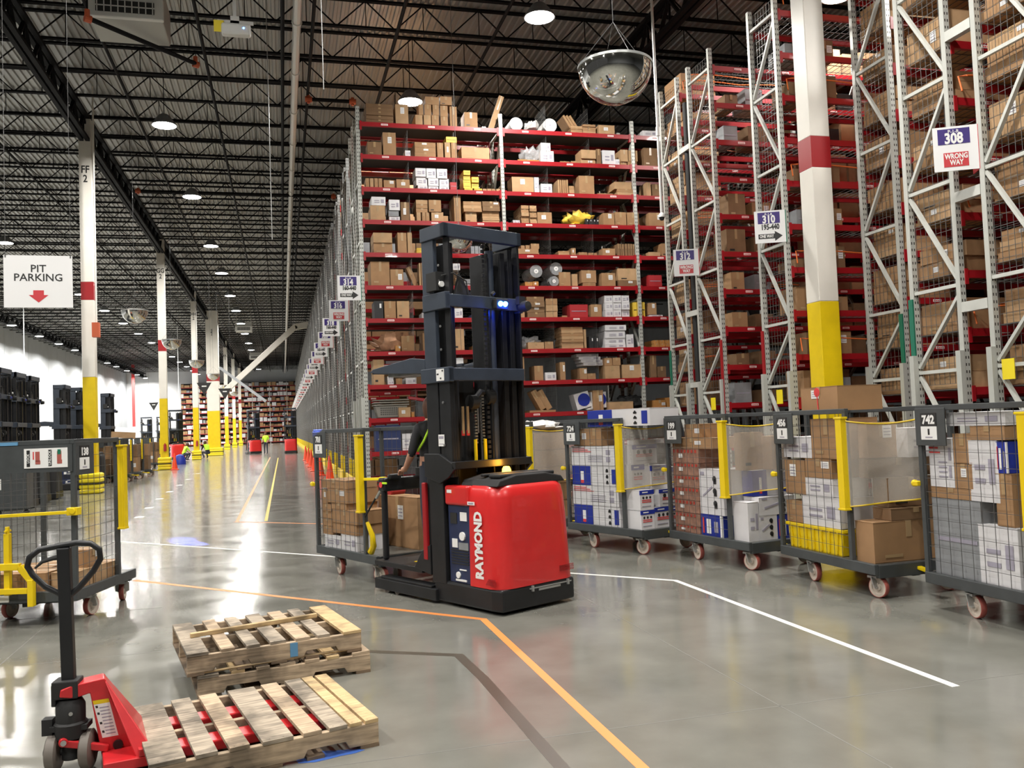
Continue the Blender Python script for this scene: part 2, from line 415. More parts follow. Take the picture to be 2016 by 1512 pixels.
# roof joists: chords plus web, one copy each
def joist():
    b = MB(); X0, X1 = -29.9, 33.9
    for dy in (-.035, .035):
        b.box(X0, X1, dy-.022, dy+.022, 12.71, 12.77); b.box(X0, X1, dy-.022, dy+.022, 12.0, 12.055)
    o = b.build('roof_joist', 'joist_black', fix=False)
    wv = MB(); x = X0; up = True
    while x < X1-1.5:
        wv.bar((x, 0, 12.03), (x+.75, 0, 12.74), .03); wv.bar((x+.75, 0, 12.74), (x+1.5, 0, 12.03), .03); wv.bar((x+.75, 0, 12.03), (x+.75, 0, 12.74), .02); x += 1.5
    wv.build('web', 'joist_black', o, fix=False)
    return o
j0 = joist()
for i in range(72):
    o = j0 if i == 0 else copy_tree(j0)
    o.location = (0, 8.5+1.951*i, 0)
    if i < 20: tag(o, 'black open-web roof joist crossing the hall, %s from the camera' % ordn(i), 'joist', 'roof joists under the corrugated deck')
    else: tag(o, 'distant black open-web roof joist crossing the hall beyond the mid aisle', 'joist', 'roof joists under the corrugated deck')
# girders down the hall on the column lines
def girder(X, label):
    b = MB()
    for dx in (-.09, .09): b.box(X+dx-.06, X+dx+.06, -1, 150, 11.9, 12.0)
    for dx in (-.09, .09): b.box(X+dx-.06, X+dx+.06, -1, 150, 11.17, 11.27)
    o = b.build('roof_girder', 'joist_black', fix=False); tag(o, label, 'girder', 'roof girders on the column lines')
    wv = MB(); y = -1
    while y < 148: wv.bar((X, y, 11.22), (X, y+.65, 11.95), .1, .05); wv.bar((X, y+.65, 11.95), (X, y+1.3, 11.22), .1, .05); wv.bar((X, y+.65, 11.22), (X, y+.65, 11.95), .05); y += 1.3
    wv.build('web', 'joist_black', o, fix=False)
girder(-5.85, 'deep black roof girder over the white column row on the left of the aisle')
girder(9.45, 'deep black roof girder above the aisle signs on the right')
girder(-21.2, 'deep black roof girder near the left wall')
# bridging lines and pipes along the hall
def run(name, label, X, Z, r, m, cat='pipe', y0=6, y1=148, joint=None):
    b = MB().cyl((X, y0, Z), (X, y1, Z), r, 8)
    o = b.build(name, m, fix=False, smooth=True); tag(o, label, cat)
    if joint:
        c = MB(); y = y0+joint
        while y < min(y1, 80): c.cyl((X, y-.05, Z), (X, y+.05, Z), r*1.25, 8); y += joint
        c.build('coupling', m, o, fix=False)
    return o
run('roof_duct', 'long cream pipe running down the hall under the joists', .58, 11.5, .10, 'unit_white', joint=3.0)
run('sprinkler_pipe', 'black sprinkler pipe left of the cream pipe under the roof', .25, 11.7, .05, 'joist_black')
run('sprinkler_pipe', 'thin black sprinkler pipe right of the cream pipe under the roof', .98, 11.75, .045, 'joist_black')
run('sprinkler_pipe', 'black sprinkler pipe over the row of round lamps', -1.75, 11.8, .045, 'joist_black')
run('sprinkler_pipe', 'black sprinkler pipe beside the left column girder', -4.2, 11.85, .045, 'joist_black')
run('sprinkler_pipe', 'black sprinkler pipe high left beyond the columns', -9.0, 11.8, .045, 'joist_black')
run('sprinkler_pipe', 'black sprinkler pipe over the first red shelving', 3.1, 11.8, .05, 'joist_black')
run('sprinkler_pipe', 'black sprinkler pipe above the round mirror', 5.6, 11.8, .045, 'joist_black')
# cross main with orange couplings
def cross(x0, x1, y, z, label):
    o = MB().cyl((x0, y, z), (x1, y, z), .06, 8).build('sprinkler_main', 'joist_black', smooth=True, fix=False); tag(o, label, 'pipe')
    c = MB()
    for x in (x0+.1, x1-.1): c.cyl((x-.1, y, z), (x+.1, y, z), .085, 10); c.cyl((x, y, z-.12), (x, y, z+.12), .05, 8)
    c.build('coupling', 'pipe_orange', o, fix=False)
cross(-5.4, 2.4, 36.6, 11.45, 'black sprinkler main with orange couplings crossing above the second lamp')
cross(.9, 2.4, 26.2, 11.6, 'short black sprinkler main with orange couplings right of the cream pipe')
o = MB().cyl((-3.46, 18.00, 9.86), (-1.70, 20.50, 10.12), .05, 8).build('sprinkler_main', 'joist_black', smooth=True, fix=False); tag(o, 'slanting black pipe with orange elbow beside the air unit', 'pipe')
for q_ in ((-3.46, 18.00, 9.86), (-1.70, 20.50, 10.12)): MB().cyl((q_[0]-.05, q_[1], q_[2]), (q_[0]+.06, q_[1]+.06, q_[2]-.01), .075, 10).cyl(q_, (q_[0], q_[1], q_[2]+.16), .05, 8).build('elbow', 'pipe_orange', o, fix=False)
MB().cyl((-3.46, 18.00, 9.86), (-3.46, 18.00, 12.0), .02, 6).build('drop_rod', 'joist_black', o, fix=False)

# columns
def column(x, y, s, label, code=None, bumper=True, bs=.62, strobe=False):
    t = thing('steel_column', label, 'column', (x, y, 0), 0, 'white and yellow building columns')
    h = s/2
    MB().box(-h, h, -h, h, 0, 3.65).build('yellow_base', 'yellow', t, bevel=.012)
    MB().box(-h, h, -h, h, 3.65, 6.09).box(-h, h, -h, h, 6.66, 11.9).build('white_shaft', 'column_white', t, bevel=.012)
    MB().box(-h-.001, h+.001, -h-.001, h+.001, 6.09, 6.66).build('red_band', 'band_red', t)
    if code: text(code, .33, 'print_black', t, (0, -h-.004, 10.1), FRONT, bold=.02, sx=.8, space=.9)
    if bumper:
        b = MB(); q = bs/2
        for z0, z1 in ((.02, .14), (.17, .29), (.35, .47), (.50, .62)): b.box(-q, q, -q, q, z0, z1)
        b.box(-q+.03, q-.03, -q+.03, q-.03, .0, .64)
        b.build('bumper', 'yellow_bright', t, bevel=.03, seg=3)
        MB().box(-q-.006, q+.006, -q-.006, q+.006, .30, .335).build('strap', 'rubber_black', t)
    if strobe:
        e = MB().cyl((h*.3, -h-.09, .95), (h*.3, -h-.09, 1.3), .07, 10).cyl((h*.3, -h-.09, 1.3), (h*.3, -h-.09, 1.36), .03, 8).build('fire_extinguisher', 'box_red', t, smooth=True)
    return t
column(-5.85, 29.9, .37, 'nearest white and yellow column on the left, marked FF 2', 'FF\n2', strobe=True)
column(-5.9, 47.8, .37, 'second white and yellow column on the left, beside an orange cone', 'GG\n2', strobe=True)
column(-5.9, 64.9, .37, 'third white and yellow column on the left, before the thick column', 'HH\n2', strobe=True)
column(-5.45, 75.4, .95, 'thickest white and yellow column, carrying the long white brace', 'JJ\n2', bs=1.35)
column(-5.9, 99.5, .37, 'slim yellow and white column right behind the thick one', 'KK\n2')
column(-5.9, 115, .37, 'slim yellow and white column, second behind the thick one')
column(-5.9, 131, .37, 'farthest slim yellow and white column at the end of the aisle')
column(9.55, 13.75, .40, 'tall white and yellow column on the right behind the cage carts', bumper=True)
# white brace from the thick column up to the roof
o = MB().bar((-4.9, 75.1, 4.9), (1.3, 75.1, 10.6), .45, .45).bar((1.2, 75.1, 10.5), (2.7, 75.1, 10.75), .45, .5).build('roof_brace', 'column_white', bevel=.02)
tag(o, 'long white diagonal brace rising right from the thick column', 'brace')
o = MB().bar((-4.9, 74.9, 7.2), (-1.3, 74.9, 4.3), .12, .22).build('roof_brace', 'wall_grey'); tag(o, 'thin grey rail slanting down right from the thick column', 'brace')

# ---------------------------------------------------------------- lamps
def lamp(x, y, z, label, power=1.0, near=True):
    t = thing('high_bay_lamp', label, 'lamp', (x, y, z), 0, 'round high bay lamps')
    return t
lp = thing('high_bay_lamp', 'x', 'lamp')
MB().lathe([(.10, .34), (.16, .30), (.34, .06), (.37, 0), (.345, 0), (.31, .05), (.12, .26), (.0, .27)], n=20).build('housing', 'box_grey', lp, smooth=True)
MB().lathe([(0, -.02), (.25, -.015), (.335, .0), (.335, .02), (0, .02)], n=20).build('diffuser', 'lamp_glow', lp, smooth=True)
MB().cyl((0, 0, .34), (0, 0, 1.83), .012, 6).build('hanger', 'joist_black', lp)
M['lamp_glow'].cycles.emission_sampling = 'NONE'
ld = bpy.data.lights.new('lamp_light', 'AREA'); ld.shape = 'DISK'; ld.size = .62; ld.energy = LAMP_W; ld.color = (1, .965, .91)
try: ld.spread = R(170)
except Exception: pass
lcount = 0
def put_lamp(x, y, z, label, e=1.0, lit=True):
    global lcount
    o = lp if lcount == 0 else copy_tree(lp); lcount += 1
    o.location = (x, y, z); tag(o, label, 'lamp', 'round high bay lamps')
    if lit:
        key = 'lamp_light_%.1f' % e
        l = bpy.data.lights.get(key)
        if not l: l = ld.copy(); l.name = key; l.energy = LAMP_W*e
        q = bpy.data.objects.new('lamp_light', l); COL.objects.link(q); adopt(q, o); q.location = (0, 0, -.03)
for i, y in enumerate((11.0, 27.4, 35.6, 44.9, 52.5, 61.1, 68.6, 76.6, 84.4, 93.4, 101, 109.7, 121, 131.7)):
    put_lamp(-3.2, y, 11.0, 'glowing round lamp over the open aisle, %s from the camera' % ordn(i), 1.0 if y < 90 else 1.6)
for i, y in enumerate((11.5, 20, 28.2, 36.4, 44.8, 52.6, 60.5, 68.2, 75.8, 83.5, 91.6, 99.8, 108, 116, 124, 132, 140)):
    put_lamp(-12.3, y, 11.0, 'glowing round lamp above the parked trucks, %s from the camera' % ordn(i), 1.0 if y < 60 else 1.6)
for i, y in enumerate((60.5, 68.5, 76.5, 84.6, 91.5, 98.2, 106.4, 115.4, 121.4, 129.3, 138, 146)):
    put_lamp(-20.6, y, 11.0, 'glowing round lamp along the left wall, %s from the camera' % ordn(i), 3.2)
for x, y, lb in ((5.97, 18.75, 'very bright round lamp left of the big domed mirror'), (3.78, 24.4, 'round lamp shining behind the cartons on the highest shelf'), (3.9, 28.6, 'round lamp seen through the second highest shelf'),
                 (12.34, 16.6, 'round lamp at the top edge beside the right column'), (5.97, 8.5, 'round lamp over the carts above the view'), (5.97, -4, 'added fill lamp behind the viewer, right'), (-3.2, -5, 'added fill lamp behind the viewer, middle'), (-12.3, -2, 'added fill lamp behind the viewer, left'), (1.0, 4.5, 'round lamp over the pallets above the view'),
                 (13.5, 9.0, 'round lamp over the right racks above the view'), (-6.5, 4.0, 'round lamp left above the view')):
    put_lamp(x, y, 11.0, lb, {5.97: .8, 13.5: .4, 12.34: .5, 3.78: .4, 3.9: .3}.get(x, 1.0))  # the lamps behind the viewer are added as fill, out of view

# ---------------------------------------------------------------- floor marking
def strip(name, pts, w, m, label, cat='floor line', z=.0015, kind=None):
    b = MB()
    for i in range(len(pts)-1):
        p, q = Vector((*pts[i], 0)), Vector((*pts[i+1], 0)); d = (q-p).normalized(); a = Vector((-d.y, d.x, 0))*w/2
        e = d*w*.2
        if i > 0: p = p-e
        if i < len(pts)-2: q = q+e
        zz = z+.0002*i
        b.hexa([p-a, q-a, q+a, p+a, p-a+Vector((0, 0, zz)), q-a+Vector((0, 0, zz)), q+a+Vector((0, 0, zz)), p+a+Vector((0, 0, zz))])
    o = b.build(name, m); tag(o, label, cat); return o
strip('floor_tape', [(-2.75, 15.65), (3.86, 8.31), (3.86, 4.45)], .055, 'tape_white', 'white floor tape running past the truck and turning toward the camera')
strip('floor_tape', [(-1.75, 11.2), (1.63, 7.42), (1.63, 2.5)], .06, 'tape_orange', 'orange floor tape bending just in front of the red truck')
strip('floor_tape', [(-.90, 17.6), (-.90, 62)], .06, 'tape_orange', 'left of the two faded orange lines down the far aisle')
strip('floor_tape', [(-.36, 17.4), (-.36, 60)], .06, 'yellow_dark', 'right yellow line of the pair down the far aisle')
strip('floor_tape', [(-.95, 17.6), (1.3, 15.6)], .05, 'tape_orange', 'short thin orange line behind the near cage cart')
strip('floor_tape', [(-.1, 7.15), (1.2, 6.35), (1.24, 5.7), (1.27, 3.9)], .075, 'tape_worn', 'dark worn tape mark between the pallets and the orange line', z=.001)
b = MB()
for p in ((-2.05, 5.0, 9.35), (1.75, 3.2, 4.55)): pass
for p, q in (((-2.1, 5.6), (-2.15, 9.3)), ((-3, 9.3), (-1.2, 9.28)), ((-4, 4.56), (7, 4.5)), ((2.7, -1), (2.75, 16)), ((-2.6, 12), (8, 12.05)), ((-8, 20.5), (2, 20.5)), ((-1.9, 7.4), (1.2, 7.42))):
    d = (Vector(q)-Vector(p)).normalized(); a = Vector((-d.y, d.x))*.004
    P, Q = Vector(p), Vector(q); b.hexa([(*(P-a), 0), (*(Q-a), 0), (*(Q+a), 0), (*(P+a), 0), (*(P-a), .0006), (*(Q-a), .0006), (*(Q+a), .0006), (*(P+a), .0006)])
o = b.build('trim_1', 'joint'); o['kind'] = 'structure'
# small reflective studs up the aisle
for i, (sx, sy) in enumerate(((-3.0, 20.0), (-3.15, 22.5), (-3.3, 25.5), (-3.4, 28.5), (-3.5, 32), (-3.6, 36), (-3.7, 41))):
    o = MB().box(sx-.09, sx+.09, sy-.16, sy+.16, 0, .002).build('floor_dash', 'tape_white'); tag(o, 'white floor dash in the far aisle, %s from the camera' % ordn(i), 'floor line', 'white dashes along the far aisle')
b = MB()
for cx, cy, w_, h_ in ((.16, 4.70, .17, .07), (-.38, 4.62, .12, .06), (-.92, 5.78, .10, .10)):
    k = len(b.v)
    for i in range(14):
        t = 2*PI*i/14; r = 1+.25*math.sin(3*t+cx*9); b.v.append((cx+w_*r*math.cos(t), cy+h_*r*math.sin(t), .0012))
    b.f.append(tuple(range(k, k+14))); b.m.append(0)
    o = b.build('paint_stain', 'blue_paint'); b = MB(); tag(o, 'blue paint stain on the floor '+('under the right front of the jack pallet' if cx > 0 else 'under the left front of the jack pallet' if cx > -.5 else 'behind the jack frame'), 'stain')
# ---------------------------------------------------------------- pallet racking
LV = [.29+.822*k for k in range(12)]      # top of each shelf beam
def upright(depth=1.03, H=9.72, braces=True, doubler=True, mesh=True):
    """end frame: posts at y=0 (front) and y=depth, in the plane x=0; returns a list of (name, MB, mats)"""
    b = MB()
    for y in (.045, depth-.045): b.box(-.045, .045, y-.04, y+.04, 0, H)
    parts = [('upright_post', b, 'upright')]
    if braces:
        c = MB(); hz = [.65, 2.19, 3.38, 4.87, 6.36, 7.85, 9.3]
        for i, z in enumerate(hz):
            c.bar((0, .08, z), (0, depth-.08, z), .05, .05, up=(1, 0, 0))
            if i < len(hz)-1:
                z1 = hz[i+1]
                if i % 2 == 1: c.bar((0, depth-.09, z+.07), (0, .09, z1-.16), .045, .06, up=(1, 0, 0))
                else: c.bar((0, .09, z+.1), (0, depth-.09, z1-.06), .045, .06, up=(1, 0, 0))
        parts.append(('brace', c, 'frame_white'))
        if doubler:
            e = MB()
            for y in (.045, depth-.045): e.box(-.12, -.045, y-.045, y+.045, 0, 2.45)
            parts.append(('post_doubler', e, 'upright'))
    if mesh: parts.append(('wire_mesh', MB().grid((.05, .1, 2.0), (0, depth-.2, 0), (0, 0, H-2.1), 8, 52, .006), 'wire_light'))
    return parts
BEAM_W = 3.57
def beam_mesh(labels=3, w=BEAM_W):
    b = MB(); b.box(0, w, -.02, .04, -.11, 0, 0); b.box(-.005, .05, -.03, .045, -.2, .02, 0); b.box(w-.05, w+.005, -.03, .045, -.2, .02, 0)
    for i in range(labels):
        x = w*(i+.5)/labels+.02; b.box(x-.085, x+.085, -.024, -.02, -.075, -.03, 1)
        for j in range(4): b.box(x-.07+j*.037, x-.045+j*.037, -.026, -.024, -.064, -.045, 2)
    return b.mesh('beam', ['red_beam', 'label_white', 'print_red'])
BM3, BM0 = beam_mesh(3), beam_mesh(0)
DECK = MB().box(0, BEAM_W, .03, .95, -.05, -.012).mesh('shelf_deck', ['shelf_deck'])
wd = MB()
for i in range(28): wd.box(i*BEAM_W/27-.003, i*BEAM_W/27+.003, .0, 1.0, -.02, -.012)
for yy in (.05, .35, .65, .95): wd.box(0, BEAM_W, yy-.004, yy+.004, -.03, -.02)
WDECK = wd.mesh('wire_deck', ['wire_light'])
DIV = MB().grid((0, .06, .02), (0, .9, 0), (0, 0, .66), 9, 5, .006).mesh('wire_divider', ['wire_light'])
def inst(name, me, parent, loc, rz=0):
    o = bpy.data.objects.new(name, me); COL.objects.link(o); adopt(o, parent); o.location = loc; o.rotation_euler = (0, 0, rz); return o
def rack(name, label, x0, y0, nb, group, depth=1.03, levels=range(12), endmesh=True, div=True, back=True, deck=None, labels=True, flip=False, beam_front=True):
    t = thing(name, label, 'rack', (x0, y0, 0), 0, group)
    for i in range(nb+1):
        ps = upright(depth, mesh=endmesh and i == 0, doubler=(i == 0), braces=True)
        me = {}
        for n, b, m in ps: b.build(n, m, t, loc=(i*(BEAM_W+.1), 0, 0), fix=False)
    for lv in levels:
        for i in range(nb):
            X = i*(BEAM_W+.1)+.045
            if beam_front: inst('shelf_beam', BM3 if labels else BM0, t, (X, .02, LV[lv]))
            if back:
                o = inst('shelf_beam', BM0, t, (X, depth-.02, LV[lv]))
            inst('shelf_deck', deck or DECK, t, (X, .0, LV[lv]))
            if div and lv > 0:
                for j in (1, 2): inst('wire_divider', DIV, t, (X+BEAM_W*j/3, 0, LV[lv]))
    return t
# the row facing the camera: 3 full bays from X0 = 2.02
G1 = 'red pallet rack rows'
r = rack('pallet_rack', 'tall red shelving row facing the camera behind the truck, full of cartons', 2.0, 21.5, 3, G1, depth=1.05)
rb = rack('pallet_rack', 'red shelving row standing right behind the row that faces the camera', 2.0, 23.0, 3, G1, div=False, labels=False, back=False, depth=1.05, endmesh=False)
# rack rows further down the aisle, seen as a fan of end frames on the right of the aisle
p = thing('pallet_rack', 'x', 'rack', (2.0, 0, 0))
ps = upright(1.03, mesh=False)
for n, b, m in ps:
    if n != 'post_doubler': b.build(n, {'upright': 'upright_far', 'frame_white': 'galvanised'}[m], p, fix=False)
b = MB()
for y in (1.5,):
    b.box(-.045, .045, y, y+.08, 0, 9.72); b.box(-.045, .045, y+.95, y+1.03, 0, 9.72)
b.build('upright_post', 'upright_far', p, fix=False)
b = MB()
for i, z in enumerate((.65, 2.19, 3.38, 4.87, 6.36, 7.85, 9.3)):
    b.bar((0, 1.54, z), (0, 2.45, z), .05, .05, up=(1, 0, 0))
    if i < 6: b.bar((0, 1.56 if i % 2 else 2.45, z+.05), (0, 2.45 if i % 2 else 1.56, z+1.3), .045, .05, up=(1, 0, 0))
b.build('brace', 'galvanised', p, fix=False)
BMS = beam_mesh(1, 1.8)
for lv in range(12): inst('shelf_beam', BMS, p, (.045, .02, LV[lv]))
b = MB().box(-.10, -.05, .0, .08, 0, .8).box(-.10, -.05, .95, 1.03, 0, .8).box(-.10, -.05, 1.5, 1.58, 0, .8).box(-.16, -.10, -.1, 2.55, 0, .32); b.build('floor_guard', 'yellow', p, fix=False, bevel=.01)
b = MB(); rr = random.Random(3)
for lv in range(12):
    for yy in (.08, 1.58):
        x = .12
        while x < 3.0: w_ = rr.uniform(.3, .7); b.box(x, x+w_, yy, yy+.85, LV[lv], LV[lv]+rr.uniform(.3, .66), rr.choice((0, 0, 1, 2))); x += w_+.03
tag(b.build('shelf_goods', ['kraft', 'kraft_dark', 'box_grey'], p, fix=False), kind='stuff')
for i in range(27):
    o = p if i == 0 else copy_tree(p)
    o.location = (2.05, 25.75+4.12*i, 0)
    tag(o, 'rack row end frame along the aisle, %s beyond the shelving that faces the camera' % ordn(i), 'rack', 'rack rows along the far aisle')
MB().box(-.10, -.05, .0, .08, 0, .8).box(-.16, -.10, -.1, 1.05, 0, .32).build('floor_guard', 'yellow', r, fix=False, bevel=.01)
# right-hand rack rows seen from their ends
G2 = 'rack rows on the right seen from their ends'
RX, RX2 = 9.25, 10.42
r1b = rack('pallet_rack', 'rack end frame right of the green guards, beside the 308 sign', RX, 10.06, 2, G2, depth=1.02, deck=WDECK, div=False)
r1a = rack('pallet_rack', 'rack end frame at the right edge of the picture, yellow tag low on it', RX, 8.55, 2, G2, depth=1.05, deck=WDECK, div=False)
r2a = rack('pallet_rack', 'set-back rack end frame between the white column and the green guards', RX2, 12.66, 2, G2, depth=1.0, deck=WDECK, div=False)
r2b = rack('pallet_rack', 'rack end frame carrying the 310 sign, left of the white column', RX, 14.28, 2, G2, depth=1.0, deck=WDECK, div=False)
r3a = rack('pallet_rack', 'rack end frame right of the 312 sign, front of the twin frames', RX, 16.88, 2, G2, depth=1.12, deck=WDECK, div=False)
r3b = rack('pallet_rack', 'rack end frame left of the black pipe by the 312 sign', RX, 18.5, 2, G2, depth=1.0, deck=WDECK, div=False)
# guards and spacers belong to their rack
def guard(rk, y, m, side=-.055): MB().box(side-.02, side+.0, y-.04, y+.05, 0, 3.3).build('post_guard', m, rk)
guard(r1b, 1.02-.045, 'guard_green'); guard(r2a, .045, 'guard_green'); guard(r2b, .955, 'band_red'); guard(r3a, .03, 'band_red'); guard(r3b, .955, 'guard_green')
for z in (3.05, 4.6, 6.9): MB().box(-.05, .05, -.46, 0, z-.07, z+.07).build('row_spacer', 'frame_white', r1b)
for z in (2.4, 4.05, 7.9): MB().box(-.05, .05, 1.1, 1.62, z-.06, z+.06).build('row_spacer', 'frame_white', r3a)
for rk, y, z in ((r1a, .75, 2.15), (r2b, .45, 2.0), (r3a, .5, 1.95)):
    MB().box(-.075, -.065, y-.1, y+.1, z-.15, z+.12).build('yellow_tag', 'yellow_bright', rk)
# orange netting cords along the aisle faces
for rk, yy in ((r1b, -.1), (r2b, -.12), (r3b, -.1), (r3a, 1.16), (r1a, 1.1)):
    for lv in range(3, 12, 1):
        if (lv + len(rk.name)) % 2: continue
        MB().tube([(.2+.45*i, yy+.03*math.sin(i*2), LV[lv]+.28+.03*math.sin(i*1.7)) for i in range(8)], .012, 6).tube([(.2, yy, LV[lv]+.28), (.14, yy+.1, LV[lv]+.3), (.1, yy, LV[lv]+.05)], .012, 6).build('orange_cord', 'orange_net', rk, fix=False)
o = MB().tube([(9.3, 18.25, 0), (9.3, 18.25, 9.0)], .075, 10).build('standpipe', 'rubber_black', smooth=True); tag(o, 'black vertical pipe between the twin racks behind the 312 sign', 'pipe')

